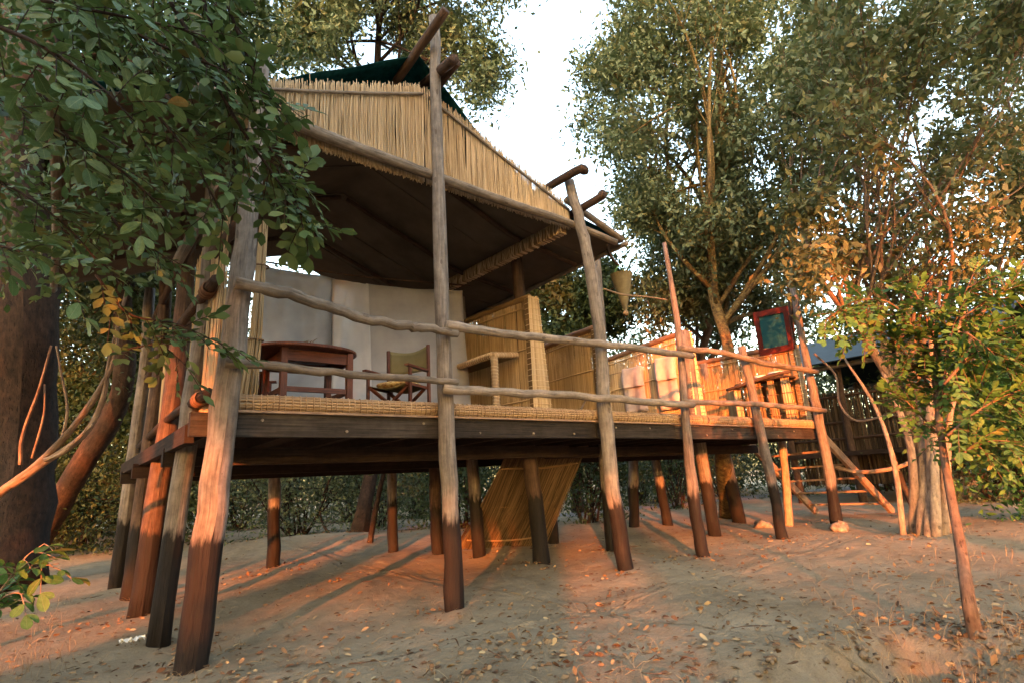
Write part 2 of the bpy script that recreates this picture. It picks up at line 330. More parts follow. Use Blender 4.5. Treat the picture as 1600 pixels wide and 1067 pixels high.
def sand():
    m, t, b = mat_base('sandy soil', 0.95, 0.1)
    p = mapped(t, 'Object')
    n1 = noise(t, p, 0.55, 5, 0.6); n2 = noise(t, p, 4.5, 8, 0.7); n3 = noise(t, p, 60, 6, 0.75)
    f = mth(t, 'ADD', mth(t, 'MULTIPLY', n1, 0.45), mth(t, 'ADD', mth(t, 'MULTIPLY', n2, 0.35), mth(t, 'MULTIPLY', n3, 0.2)))
    c = ramp(t, [(0.32, (0.135, 0.103, 0.066)), (0.5, (0.268, 0.217, 0.145)), (0.66, (0.365, 0.305, 0.215))], f).outputs[0]
    sp = mth(t, 'GREATER_THAN', noise(t, p, 38, 3, 0.8), 0.66)
    c = mixc(t, mth(t, 'MULTIPLY', sp, 0.6), c, (0.10, 0.07, 0.045))
    sp = mth(t, 'GREATER_THAN', noise(t, mapped(t, 'Object', (1.2, 0.7, 1)), 55, 3, 0.8), 0.70)
    c = mixc(t, mth(t, 'MULTIPLY', sp, 0.6), c, (0.42, 0.33, 0.22))
    t.links.new(c, b.inputs['Base Color'])
    wv = N(t, 'ShaderNodeTexWave'); wv.inputs['Scale'].default_value = 2.2; wv.inputs['Distortion'].default_value = 9; wv.inputs['Detail'].default_value = 3
    t.links.new(mapped(t, 'Object', (1, 1.4, 1)), wv.inputs['Vector'])
    vo = N(t, 'ShaderNodeTexVoronoi', feature='SMOOTH_F1'); vo.inputs['Scale'].default_value = 3.4; vo.inputs['Randomness'].default_value = 1.0
    t.links.new(mapped(t, 'Object', (1, .62, .2)), vo.inputs['Vector'])
    dm = N(t, 'ShaderNodeClamp'); t.links.new(mth(t, 'MULTIPLY', vo.outputs['Distance'], 2.6), dm.inputs[0])
    n2 = mth(t, 'ADD', n2, mth(t, 'MULTIPLY', dm.outputs[0], .28))
    h = mth(t, 'ADD', mth(t, 'MULTIPLY', n2, 1.0), mth(t, 'ADD', mth(t, 'MULTIPLY', n3, 0.5), mth(t, 'MULTIPLY', wv.outputs['Fac'], 0.07)))
    bump(t, b, h, 0.9, 0.05)
    return m
SAND = sand()
GRAVEL, _t, _b = mat_base('pale gravel', 0.95, 0.1)
_f = noise(_t, mapped(_t, 'Object'), 14, 6, 0.8)
_t.links.new(ramp(_t, [(0.35, (0.12, 0.105, 0.10)), (0.65, (0.33, 0.30, 0.285))], _f).outputs[0], _b.inputs['Base Color']); bump(_t, _b, _f, 0.9, 0.04)
ROCK, _t, _b = mat_base('grey stone', 0.9, 0.1)
_f = noise(_t, mapped(_t, 'Object'), 9, 6, 0.7)
_t.links.new(ramp(_t, [(0.35, (0.10, 0.08, 0.065)), (0.65, (0.30, 0.25, 0.20))], _f).outputs[0], _b.inputs['Base Color']); bump(_t, _b, _f, 0.9, 0.03)

CLOD, _t, _b = mat_base('soil clod', 0.95, 0.1)
_f = noise(_t, mapped(_t, 'Object'), 14, 6, 0.7)
_t.links.new(ramp(_t, [(0.35, (0.09, 0.066, 0.045)), (0.65, (0.24, 0.19, 0.135))], _f).outputs[0], _b.inputs['Base Color']); bump(_t, _b, _f, 0.9, 0.02)

# ------------------------------------------------------------------ ground
def grid_coords(lo, hi, c, n, p=2.6):
    s = np.linspace(-1, 1, n); a = np.sign(s) * np.abs(s) ** p
    return np.where(a < 0, c + a * (c - lo), c + a * (hi - c))
gx = grid_coords(-250, 400, 4.0, 380); gy = grid_coords(-250, 400, 4.0, 380)
GX, GY = np.meshgrid(gx, gy); 
damp = np.clip(1.4 - np.hypot(GX - 5, GY - 6) / 60, 0, 1)
fine = rng.normal(0, 1, (440, 440))[:380, :380] * 0.006
GZ = (ground_h(GX, GY) + fine) * damp
n = 380
idx = np.arange(n * n).reshape(n, n)
q = np.stack([idx[:-1, :-1], idx[:-1, 1:], idx[1:, 1:], idx[1:, :-1]], -1).reshape(-1, 4)
def mesh_np(name, v, q, mat, parent=None, kind=None, smooth=False):
    """fast mesh of equal polygons"""
    me = bpy.data.meshes.new(name); k = q.shape[1]
    me.vertices.add(len(v)); me.vertices.foreach_set('co', np.ascontiguousarray(v, np.float32).ravel())
    me.loops.add(q.size); me.loops.foreach_set('vertex_index', np.ascontiguousarray(q, np.int32).ravel())
    me.polygons.add(len(q)); me.polygons.foreach_set('loop_start', np.arange(0, q.size, k, dtype=np.int32))
    me.polygons.foreach_set('loop_total', np.full(len(q), k, np.int32))
    me.update(calc_edges=True); me.validate()
    if smooth: me.shade_smooth()
    me.materials.append(mat)
    return link(me, name, parent, kind)
ground = mesh_np('ground', np.stack([GX.ravel(), GY.ravel(), GZ.ravel()], 1), q, SAND, None, 'structure', True)

# pale track behind the deck
tp = np.array([(6.5, 17.5), (10, 16.3), (14, 15.2), (18, 14.2), (24, 13.0), (32, 12.0), (45, 10.5)])
tp3, _ = spline(np.c_[tp, np.zeros(len(tp))], np.ones(len(tp)), 8)
td = np.gradient(tp3[:, :2], axis=0); td /= np.linalg.norm(td, axis=1)[:, None]; tn = np.c_[-td[:, 1], td[:, 0]]
cols = np.linspace(-1.1, 1.1, 7); pv = []
for i in range(len(tp3)):
    for c in cols:
        p = tp3[i, :2] + tn[i] * (c + 0.12 * math.sin(i * 1.7 + c)); pv.append((p[0], p[1], float(ground_h(p[0], p[1])) + 0.03 - 0.02 * (abs(c) > 1)))
idx = np.arange(len(pv)).reshape(len(tp3), 7)
q = np.stack([idx[:-1, :-1], idx[1:, :-1], idx[1:, 1:], idx[:-1, 1:]], -1).reshape(-1, 4)
mesh_np('path', np.array(pv), q, GRAVEL, None, 'structure', True)

# ------------------------------------------------------------------ stilted deck
DZ = 1.86
deck = thing('stilted_deck', 'raised timber deck on tarred log stilts with crooked pole railings', 'deck', (0.9, 5.2, 0))
def taper(n, a, b): return np.linspace(a, b, n)
def post(pts, r0, r1, mat=POLE, tar=0.88, parent=deck, seg=14, label=None, wig=0.006):
    pts = np.array([np.asarray(p, float) for p in pts]); rad = taper(len(pts), r0, r1)
    pts, rad = spline(pts, rad, 4)
    pts[1:-1] += rng.normal(0, wig, (len(pts) - 2, 3)) * [1, 1, 0]
    rad = rad * (1 + rng.normal(0, 0.035, len(rad)))
    mb = MB(); mb.tube(pts, rad, seg, 0.025, True, attr=(lambda v: tar - v[:, 2]))
    return mb.build('post', mat, parent, True, 'tar', None, label)
def pxs(L, Y): return [atY(a, b, Y) for a, b in L]
def foot(p):
    p = np.array(p, float); return np.array([p[0], p[1], -0.15])
fronts = [
    ([(300, 1035), (332, 800), (350, 640), (375, 450), (393, 300), (408, 80)], .122, .085, .93),
    ([(710, 955), (704, 790), (697, 640), (690, 450), (683, 200), (678, 28)], .104, .060, .90),
    ([(980, 905), (963, 800), (946, 660), (937, 520), (918, 400), (906, 350), (889, 283)], .104, .072, .87),
    ([(1100, 875), (1084, 780), (1071, 660), (1058, 500), (1038, 380)], .112, .034, .90),
    ([(1222, 840), (1201, 730), (1181, 640), (1158, 541)], .098, .066, .93),
    ([(1307, 815), (1293, 720), (1276, 640), (1262, 570), (1238, 445)], .115, .062, .80),
]
for L, r0, r1, tz in fronts:
    P = pxs(L, 5.0); P = [P[0] - (P[1] - P[0]) * (0.2 / (P[1] - P[0])[2])] + P
    post(P, r0, r1, POLE, tz)
# left side posts, back rows
lefts = [((0.84, 6.1), (0.98, 6.15), 4.75, .105, POLE), ((0.85, 7.62), (0.98, 7.6), 4.7, .135, DARKPOLE), ((0.91, 9.27), (0.97, 9.3), 4.65, .115, DARKPOLE), ((0.86, 10.53), (0.9, 10.5), 4.6, .12, POLE)]
for (a, b, zt, r, m) in lefts:
    r *= .88; post([(*a, -0.15), ((a[0] + b[0]) / 2 + .03, (a[1] + b[1]) / 2, zt * .35), (b[0] + .04, b[1], zt * .7), (*b, zt)], r, r * .75, m, 1.0 + random.uniform(-.08, .1))
backs = [((2.99, 10.26), (2.95, 10.3), 1.7, .105), ((5.14, 10.24), (5.12, 10.25), 1.7, .10), ((5.56, 9.32), (5.5, 9.3), 1.7, .115), ((5.67, 8.17), (5.48, 8.2), 4.5, .11),
         ((7.48, 8.35), (7.42, 8.35), 3.72, .11), ((9.55, 6.24), (9.45, 6.25), 3.85, .12), ((10.49, 8.94), (10.4, 8.6), 1.7, .125), ((11.2, 8.5), (11.0, 8.5), 1.7, .12), ((12.6, 7.55), (12.05, 7.5), 3.7, .16), ((9.4, 8.5), (9.4, 8.5), 3.7, .10)]
for (a, b, zt, r) in backs:
    post([(*a, -0.15), (a[0] * .5 + b[0] * .5, a[1] * .5 + b[1] * .5 + .02, zt * .5), (*b, zt)], r, r * .85, random.choice([POLE, DARKPOLE, POLE]), 0.95 + random.uniform(-.08, .1))
P = pxs([(848, 885), (838, 800), (826, 700), (812, 470), (806, 402)], 6.58); P[0] = P[0] - np.array([0, 0, .15]); post(P, .125, .09, DARKPOLE, 1.0)
P = [np.array([7.11, 6.54, -.15]), np.array([7.12, 6.54, 1.6]), atY(941, 520, 6.54), atY(932, 392, 6.54)]; post(P, .10, .055, POLE, 1.0)
# reed wrapped pale post near the stairs
mb = MB(); mb.tube([atY(1232, 822, 6.03) - np.array([0, 0, .1]), atY(1228, 750, 6.03), atY(1222, 688, 6.03)], [.085, .08, .08], 12, 0.06, sub=6); mb.build('post', PALEPLANK, deck)

# beams
def beam_part(name, a, b, wd, ht, mat, parent=deck):
    m = MB(); m.beam(a, b, wd, ht); return m.build(name, mat, parent, False)
xs = [0.80, 3.14, 5.52, 7.22, 9.55, 12.05]
for i in range(len(xs) - 1):
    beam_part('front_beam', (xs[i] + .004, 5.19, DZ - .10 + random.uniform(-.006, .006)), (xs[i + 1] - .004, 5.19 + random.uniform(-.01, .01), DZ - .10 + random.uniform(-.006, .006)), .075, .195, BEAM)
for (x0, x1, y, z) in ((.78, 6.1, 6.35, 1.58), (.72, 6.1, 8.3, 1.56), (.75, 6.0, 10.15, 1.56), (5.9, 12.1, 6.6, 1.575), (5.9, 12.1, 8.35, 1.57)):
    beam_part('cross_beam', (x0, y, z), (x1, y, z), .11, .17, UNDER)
x = 0.95
while x < 12.0:
    y1 = 10.4 if x < 6.0 else 8.6
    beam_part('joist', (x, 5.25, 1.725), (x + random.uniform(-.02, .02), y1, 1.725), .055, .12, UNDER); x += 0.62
bw = 0.262; x = 0.84
while x < 12.05:
    y1 = 10.45 if x < 5.95 else 8.62
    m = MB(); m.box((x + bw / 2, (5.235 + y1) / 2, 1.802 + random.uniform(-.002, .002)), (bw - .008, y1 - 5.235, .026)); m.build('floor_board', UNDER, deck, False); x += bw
xe = [0.98, 3.2, 5.6, 8.1, 10.2, 12.08]
for i in range(5):
    beam_part('edge_plank', (xe[i] + .003, 5.17, 1.877 + random.uniform(-.003, .003)), (xe[i + 1] - .003, 5.17, 1.877 + random.uniform(-.003, .003)), .13, .022, PALEPLANK)
# side beam ends on the left
beam_part('side_beam', (0.83, 5.3, 1.70), (0.80, 10.5, 1.70), .07, .15, UNDER)
for k in range(14):
    x_ = 1.4 + k * .74 + random.uniform(-.1, .1); z_ = DZ - .1 + random.choice([-.045, .045]); m = MB()
    m.tube([(x_, 5.14, z_), (x_, 5.156, z_)], [.013, .014], 8); m.build('bolt', ROCK, deck, False)
# railings
rails = [([(367, 442), (450, 460), (540, 490), (620, 507), (660, 513), (714, 521)], .062, .05), ([(698, 509), (800, 523), (900, 533), (1000, 545), (1082, 556)], .058, .055), ([(1064, 544), (1140, 553), (1200, 568), (1277, 581)], .055, .06),
         ([(352, 566), (500, 579), (620, 590), (714, 597)], .046, .04), ([(693, 607), (780, 612), (900, 618), (1000, 627), (1083, 632)], .055, .055), ([(1068, 627), (1150, 630), (1220, 634), (1289, 641)], .05, .055)]
for k, (L, r0, r1) in enumerate(rails):
    P = np.array(pxs(L, 4.84)); rad = taper(len(P), r0 * .86, r1 * .86); P, rad = spline(P, rad, 6)
    P[1:-1] += rng.normal(0, .006, (len(P) - 2, 3)); rad = rad * (1 + rng.normal(0, .05, len(rad)))
    m = MB(); m.tube(P, rad, 12, .03); m.build('rail', RAILM, deck)

# woven edge roll along the front of the deck
roll = thing('woven_edge_roll', 'thick woven straw roll lying along the front edge of the deck', 'mat', (6, 5.2, 1.89))
def strands(mb, a, b, r_out, n, r, jit=.004):
    a = np.asarray(a, float); b = np.asarray(b, float); K = 40
    for i in range(n):
        th = i / n * 6.283; P = []
        for k in range(K + 1):
            c = a + (b - a) * k / K; P.append(c + [0, math.sin(th) * r_out + random.uniform(-jit, jit), math.cos(th) * r_out * 1.0 + random.uniform(-jit, jit)])
        mb.tube(P, r, 5)
for i in range(5):
    m = MB(); a = (xe[i] + .02, 5.17, 1.958); b = (xe[i + 1] - .02, 5.17, 1.958 + random.uniform(-.006, .006)); strands(m, a, b, .056, 13, .0145); m.build('straw_core', WEAVE, roll, True, kind='stuff')
    m = MB(); x = a[0]
    while x < b[0]:
        P = [(x + .018 * math.sin(t_), 5.17 + math.sin(t_) * .074, 1.958 + math.cos(t_) * .074) for t_ in np.linspace(0, 6.283, 11)]
        m.tube(P, .006, 4, cap=False); x += random.uniform(.045, .07)
    m.build('binding', WEAVE, roll, True, kind='stuff')

# ------------------------------------------------------------------ reeds
def reeds(mb, p0, p1, zb, zt, sp=.013, r=.006, lean=.02, layers=2, rag=.04, dy=.012, seg=4, bend=.006):
    """upright reeds along p0->p1 (ground plan); zb, zt are (z at p0, z at p1) or functions of 0..1"""
    p0 = np.asarray(p0, float); p1 = np.asarray(p1, float); d = p1 - p0; L = np.linalg.norm(d); d /= L; nr = np.array([-d[1], d[0]])
    fb = zb if callable(zb) else (lambda t: zb[0] + (zb[1] - zb[0]) * t)
    ft = zt if callable(zt) else (lambda t: zt[0] + (zt[1] - zt[0]) * t)
    for ly in range(layers):
        s_ = random.uniform(0, sp)
        while s_ < L:
            t = s_ / L; c = p0 + d * s_ + nr * ((ly - (layers - 1) / 2) * dy + random.uniform(-.004, .004))
            k = random.gauss(0, lean); z0 = fb(t) - random.uniform(0, rag); z1 = ft(t) + random.gauss(0, rag * .45); h = z1 - z0
            m_ = random.gauss(0, bend)
            P = [(c[0], c[1], z0), (c[0] + d[0] * (k * h * .5 + m_) + nr[0] * m_, c[1] + d[1] * (k * h * .5 + m_) + nr[1] * m_, (z0 + z1) / 2), (c[0] + d[0] * k * h, c[1] + d[1] * k * h, z1)]
            rr = r * random.uniform(.6, 1.25); mb.tube(P, [rr, rr * .95, rr * .6], seg, cap=False)
            s_ += sp * random.uniform(.7, 1.3)
def pole(name, pts, r0, r1, mat, parent, seg=10, rough=.03, sub=5, label=None):
    m = MB(); m.tube(pts, taper(len(pts), r0, r1), seg, rough, sub=sub); return m.build(name, mat, parent, label=label)

# ------------------------------------------------------------------ roof
roof = thing('tent_roof', 'canvas tent roof with pale reed gable front and green fly sheet above', 'roof', (3, 5.1, 4.5))
YR = 5.17
logz = 4.63
apexX = 3.03
LX = 0.98; RX = 5.16
def topz(X): return 5.92 - (0.41 * (apexX - X) if X < apexX else 0.405 * (X - apexX))
def fascia(xa, xb):
    f = MB(); reeds(f, (xa, YR), (xb, YR), lambda t: logz + .005, lambda t: topz(xa + (xb - xa) * t), .011, .0068, .03, 3, .055, .014, bend=.014)
    return f.build('reed_fascia', REED, roof, True, kind='stuff')
fL = fascia(LX, apexX - .02); fR = fascia(apexX + .02, RX)
_s1, _s2 = random.getstate(), rng.bit_generator.state
fE = fascia(RX - .01, 5.37)     # last reeds up to the corner post
random.setstate(_s1); rng.bit_generator.state = _s2
pole('batten', [(LX, YR - .035, topz(LX) - .11), (2.0, YR - .035, topz(2.0) - .135), (apexX - .03, YR - .035, topz(apexX) - .14)], .016, .018, RAILM, roof)
pole('batten', [(apexX + .05, YR - .035, topz(apexX) - .15), (4.1, YR - .035, topz(4.1) - .13), (5.36, YR - .035, topz(5.36) - .10)], .017, .019, RAILM, roof)
pole('eave_log', [atY(440, 186, 5.08), atY(520, 218, 5.08), atY(600, 247, 5.08), atY(690, 280, 5.08), atY(790, 316, 5.08), atY(885, 347, 5.08), atY(962, 379, 5.08)], .068, .05, RAILM, roof, 12)
pole('eave_log', [atY(300, 135, 5.1), atY(370, 160, 5.1), atY(436, 186, 5.1)], .06, .068, RAILM, roof, 12)
pole('gable_pole', [atY(884, 312, 5.12), atY(930, 345, 5.12), atY(972, 375, 5.12)], .05, .05, RAILM, roof)
# purlin and ridge pole ends that stick out in front
for (a, b, r) in (((697, 16), (633, 108), .055), ((710, 93), (668, 128), .06)):
    A = atY(a[0], a[1], 4.55); B = atY(b[0], b[1], 5.35); B = A + (B - A); C = B + (B - A) * .5; pole('ridge_pole', [A, B, C], r, r, DARKWOOD, roof)
pole('ridge_pole', [atY(714, 98, 4.7), atY(690, 128, 5.1), atY(690, 128, 5.1) + np.array([0, .6, -.02])], .05, .05, DARKWOOD, roof)
for (a, b) in (((916, 267), (868, 286)), ((943, 302), (902, 330))):
    A = atY(a[0], a[1], 4.72); B = atY(b[0], b[1], 5.12); pole('purlin', [A, B, B + np.array([0, 4.6, 0.03])], .06, .055, DARKWOOD, roof)
pole('ridge_pole', [(3.05, 5.2, 5.78), (3.05, 7.8, 5.76), (3.05, 10.5, 5.75)], .06, .06, DARKWOOD, roof)
# canvas: two pitches with sag and creases
def sheet(name, prof, y0, y1, mat, sagk=.05, nx=44, ny=40, wr=.012, parent=roof):
    prof = np.array(prof, float); ss = np.concatenate([[0], np.cumsum(np.hypot(*np.diff(prof, axis=0).T))]); ss /= ss[-1]
    u = np.linspace(0, 1, nx); X = np.interp(u, ss, prof[:, 0]); Z = np.interp(u, ss, prof[:, 1]); Yv = np.linspace(y0, y1, ny)
    v = []
    for j, yy in enumerate(Yv):
        t = j / (ny - 1)
        for i in range(nx):
            sag = -sagk * abs(math.sin(t * math.pi * 3)) * math.sin(u[i] * math.pi * 2) ** 2
            v.append((X[i], yy, Z[i] + sag + wr * math.sin(yy * 9 + X[i] * 3.1) * math.sin(X[i] * 4 + yy * 1.3)))
    idx = np.arange(nx * ny).reshape(ny, nx)
    q = np.stack([idx[:-1, :-1], idx[:-1, 1:], idx[1:, 1:], idx[1:, :-1]], -1).reshape(-1, 4)
    o = mesh_np(name, np.array(v), q, mat, parent, None, True)
    md = o.modifiers.new('thick', 'SOLIDIFY'); md.thickness = .006
    return o
sheet('canvas', [(-.35, 4.42), (1.0, 4.98), (3.05, 5.70), (5.1, 4.88), (6.62, 4.66)], 5.24, 10.6, CANVAS, nx=70, ny=70, wr=.022)
sheet('fly_sheet', [(-.35, 4.50), (1.2, 5.18), (3.02, 6.40), (3.95, 5.56), (4.75, 5.08), (6.6, 4.73)], 5.22, 10.7, TARP, .03, wr=.02)
cprof = ([-.35, 1.0, 3.05, 5.1, 6.62], [4.42, 4.98, 5.70, 4.88, 4.66])
for yy in (6.1, 7.7, 9.3):
    for xa, xb in ((.2, 3.0), (3.1, 6.4)):
        pole('rafter', [(x_, yy, float(np.interp(x_, *cprof)) - .105) for x_ in np.linspace(xa, xb, 6)], .038, .038, DARKWOOD, roof, 8, sub=2)
for yy in np.arange(5.9, 10.4, .92):
    m = MB(); xs_ = np.linspace(-.2, 6.5, 40); m.tube([(x_, yy, float(np.interp(x_, *cprof)) - .012 - .05 * abs(math.sin((yy - 5.24) / 5.36 * math.pi * 3)) * math.sin((x_ + .35) / 6.97 * math.pi * 2) ** 2) for x_ in xs_], .012, 6, squash=.8); m.build('seam', CANVAS, roof)
# canvas back wall
mb = MB(); K = 30; vv = []; 
for i in range(K + 1):
    X = 4.3 + (2.3) * i / K; zt = float(np.interp(X, [-.35, 1.0, 3.05, 5.1, 6.62], [4.4, 4.95, 5.68, 4.86, 4.64]))
    for z in np.linspace(2.9 if 1.2 < X < 2.0 else 1.9, zt, 10): vv.append((X, 10.2 + .04 * math.sin(X * 5 + z), z))
mb.add(vv, [(i * 10 + j, (i + 1) * 10 + j, (i + 1) * 10 + j + 1, i * 10 + j + 1) for i in range(K) for j in range(9) ])
o = mb.build('canvas_wall', CANVAS, roof); o.modifiers.new('thick', 'SOLIDIFY').thickness = .006
# reed wrapped purlin under the right pitch
wb = MB(); wb.beam((5.28, 5.2, 4.62), (5.28, 8.3, 4.72), .10, .17)
wp = wb.build('wrapped_beam', REEDDARK, roof, False)
f = MB()
for k in range(120):
    yy = 5.2 + 3.1 * k / 120; z = 4.62 + .1 * k / 120
    th = random.uniform(-.06, .06)
    f.tube([(5.222, yy, z + .09), (5.222, yy + th, z - .09), (5.338, yy + th + .01, z - .092)], .0075, 4)
f.build('binding', REED, wp, kind='stuff')
pole('eave_pole', [(6.6, 5.15, 4.66), (6.6, 7.8, 4.64), (6.6, 10.6, 4.6)], .04, .04, RAILM, roof)
pole('eave_pole', [(-.35, 5.1, 4.42), (-.3, 7.8, 4.40), (-.32, 10.6, 4.4)], .045, .045, RAILM, roof)

# ------------------------------------------------------------------ gauze curtain behind the veranda
cur = thing('gauze_curtain', 'grey gauze curtain hanging behind the table and folding chair', 'curtain', (3.4, 7.4, DZ))
def drape(name, tops, zb, Y, mat, parent, nx=26, nz=24, fold=.03, ph=0.0):
    v = []; P = [atY(a, b, Y) for a, b in tops]; xs_ = [p[0] for p in P]; zs_ = [p[2] for p in P]
    for i in range(nx):
        t = i / (nx - 1); X = xs_[0] + (xs_[-1] - xs_[0]) * t; z1 = float(np.interp(X, xs_, zs_))
        z1 -= .05 * math.sin(t * math.pi) 
        for j in range(nz):
            u = j / (nz - 1); z = z1 + (zb - z1) * u
            dd = fold * math.sin(t * 14 + ph + u * 1.5) * (.4 + .6 * u) + .03 * math.sin(u * 5 + t * 6 + ph)
            dd += .06 * max(0, 1 - abs(t - .0) * 3 - u) + .06 * max(0, 1 - abs(1 - t) * 3 - u)
            v.append((X, Y + dd, z))
    idx = np.arange(nx * nz).reshape(nx, nz); q = np.stack([idx[:-1, :-1], idx[1:, :-1], idx[1:, 1:], idx[:-1, 1:]], -1).reshape(-1, 4)
    o = mesh_np(name, np.array(v), q, mat, parent, None, True); o.modifiers.new('thick', 'SOLIDIFY').thickness = .003; return o
drape('gauze_panel', [(414, 412), (470, 421), (526, 434)], DZ + .03, 7.42, GAUZE_THICK, cur, ph=0)
drape('gauze_panel', [(522, 433), (550, 437), (580, 441)], DZ + .03, 7.36, GAUZE, cur, fold=.012, ph=2)
drape('gauze_panel', [(576, 440), (640, 447), (727, 452)], DZ + .03, 7.42, GAUZE_THICK, cur, ph=1)
pole('hanging_rod', [atY(405, 408, 7.47), atY(560, 432, 7.47), atY(735, 447, 7.47)], .014, .014, DARKWOOD, cur, 8)

# ------------------------------------------------------------------ table
tx0, tx1, ty0, ty1 = 1.62, 2.28, 5.52, 6.12; TZ = 2.56
tb = thing('round_table', 'reddish wooden table with rounded top behind the railing', 'table', ((tx0 + tx1) / 2, (ty0 + ty1) / 2, DZ))
m = MB(); cx, cy = (tx0 + tx1) / 2 - .06, (ty0 + ty1) / 2; K = 40; ring = []
for lv, (s_, z) in enumerate(((.97, TZ), (1.0, TZ + .008), (1.0, TZ + .03), (.97, TZ + .038))):
    for k in range(K):
        a = k / K * 6.283; ring.append((cx + .54 * s_ * math.copysign(abs(math.cos(a)) ** .8, math.cos(a)), cy + .46 * s_ * math.copysign(abs(math.sin(a)) ** .8, math.sin(a)), z))
fc = [(l * K + k, l * K + (k + 1) % K, (l + 1) * K + (k + 1) % K, (l + 1) * K + k) for l in range(3) for k in range(K)]
fc += [tuple(range(K - 1, -1, -1)), tuple(3 * K + k for k in range(K))]
m.add(ring, fc); m.build('table_top', REDWOOD, tb, False)
for X in (tx0, tx1):
    for Y in (ty0, ty1):
        m = MB(); m.beam((X, Y, DZ - .025), (X, Y, TZ - .001), .06, .06, (0, 1, 0)); m.build('leg', REDWOOD, tb, False)
for a, b in (((tx0 + .033, ty0), (tx1 - .033, ty0)), ((tx0 + .033, ty1), (tx1 - .033, ty1)), ((tx0, ty0 + .033), (tx0, ty1 - .033)), ((tx1, ty0 + .033), (tx1, ty1 - .033))):
    m = MB(); m.beam((*a, TZ - .065), (*b, TZ - .065), .026, .11); m.build('apron', REDWOOD, tb, False)
    m = MB(); m.beam((*a, DZ + .30), (*b, DZ + .30), .026, .05); m.build('stretcher', REDWOOD, tb, False)
# small dried spray lying on the table
dp = thing('dried_leaf_spray', 'small dark dried leaves lying on the table top', 'leaves', (1.85, 5.7, TZ + .04))
m = MB(); m.tube([(1.72, 5.7, TZ + .043), (1.85, 5.69, TZ + .07), (1.98, 5.68, TZ + .10)], .006, 6); m.build('stem', DARKWOOD, dp)
for k in range(6):
    a = np.array([1.76 + .035 * k, 5.69, TZ + .05 + .012 * k]); d = np.array([.07, random.uniform(-.05, .03), .05 + .02 * random.random()])
    m = MB(); m.tube([a, a + d * .5 + [0, 0, .008], a + d], [.004, .017, .002], 6, squash=.25); m.build('leaf', REEDDARK, dp)

# ------------------------------------------------------------------ folding chairs
def folding_chair(loc, ang, label, seatmat=KHAKI, half=False):
    root = thing('folding_chair', label, 'chair', loc, 'folding chairs on the veranda')
    ca, sa = math.cos(ang), math.sin(ang)
    def T(x, y, z): return np.array([loc[0] + x * ca - y * sa, loc[1] + x * sa + y * ca, loc[2] + z])   # +x faces forward
    def bar(name, a, b, w_, h_, mat=REDWOOD, up=(0, 0, 1)):
        mm = MB(); mm.beam(T(*a), T(*b), w_, h_, up); return mm.build(name, mat, root, False)
    W = .27
    for s_ in (-1, 1):
        bar('runner', (-.24, s_ * W, .022), (.24, s_ * W, .022), .035, .04)
        bar('upright', (-.20, s_ * W, .043), (-.20, s_ * W, .95), .038, .028, up=(1, 0, 0))
        bar('upright', (.20, s_ * W, .043), (.20, s_ * W, .625), .038, .028, up=(1, 0, 0))
        bar('armrest', (-.18, s_ * W, .64), (.27, s_ * W, .64), .055, .022)
        bar('seat_rail', (-.22, s_ * .235, .45), (.22, s_ * .235, .45), .03, .03)
    for x_ in (-.17, .17):
        bar('cross_leg', (x_, -.235, .06), (x_, .235, .44), .035, .022, up=(1, 0, 0)); bar('cross_leg', (x_ + .024, .235, .06), (x_ + .024, -.235, .44), .035, .022, up=(1, 0, 0))
    def cloth_sheet(name, fn, mat, nu=14, nv=8):
        v = [T(*fn(i / (nu - 1), j / (nv - 1))) for i in range(nu) for j in range(nv)]
        mm = MB(); mm.add(v, [(i * nv + j, (i + 1) * nv + j, (i + 1) * nv + j + 1, i * nv + j + 1) for i in range(nu - 1) for j in range(nv - 1)])
        o = mm.build(name, mat, root); o.modifiers.new('thick', 'SOLIDIFY').thickness = .006; return o
    cloth_sheet('seat', lambda u, v: (-.21 + .42 * v, -.235 + .47 * u, .462 - .05 * math.sin(u * math.pi)), seatmat)
    cloth_sheet('backrest', lambda u, v: (-.205 - .055 * math.sin(u * math.pi), -W + 2 * W * u, .66 + .29 * v - .045 * math.sin(u * math.pi) * v), KHAKI)
    return root, T
def cushion(name, T, label, mat, c, half, grp='seat cushions'):
    nu, nv = 18, 10; v = []
    for i in range(nu):
        for j in range(nv):
            a = i / nu * 6.283; b = (j / (nv - 1) - .5) * math.pi
            x = math.copysign(abs(math.cos(a)) ** .5, math.cos(a)) * abs(math.cos(b)) ** .5; y = math.copysign(abs(math.sin(a)) ** .5, math.sin(a)) * abs(math.cos(b)) ** .5
            v.append(T(c[0] + half[0] * x, c[1] + half[1] * y, c[2] + half[2] * math.sin(b) * (1 + .1 * math.sin(7 * a))))
    mm = MB(); mm.add(v, [(i * nv + j, ((i + 1) % nu) * nv + j, ((i + 1) % nu) * nv + j + 1, i * nv + j + 1) for i in range(nu) for j in range(nv - 1)])
    return tag(mm.build(name, mat), label, 'cushion', grp)
FLOOR = 1.816
c1, T1 = folding_chair((2.93, 5.68, FLOOR), math.pi + math.radians(30), 'folding director chair with khaki canvas back, right of the table')
cushion('cushion', T1, 'yellow and red patterned cushion on the folding chair right of the table', PATTERN, (0, 0, .475), (.2, .22, .04))
c2, T2 = folding_chair((1.55, 6.62, FLOOR), math.radians(-25), 'folding chair half hidden behind the round table')
cushion('cushion', T2, 'pale green cushion on the folding chair behind the table', PALECUSH, (0.02, 0, .49), (.21, .22, .06))

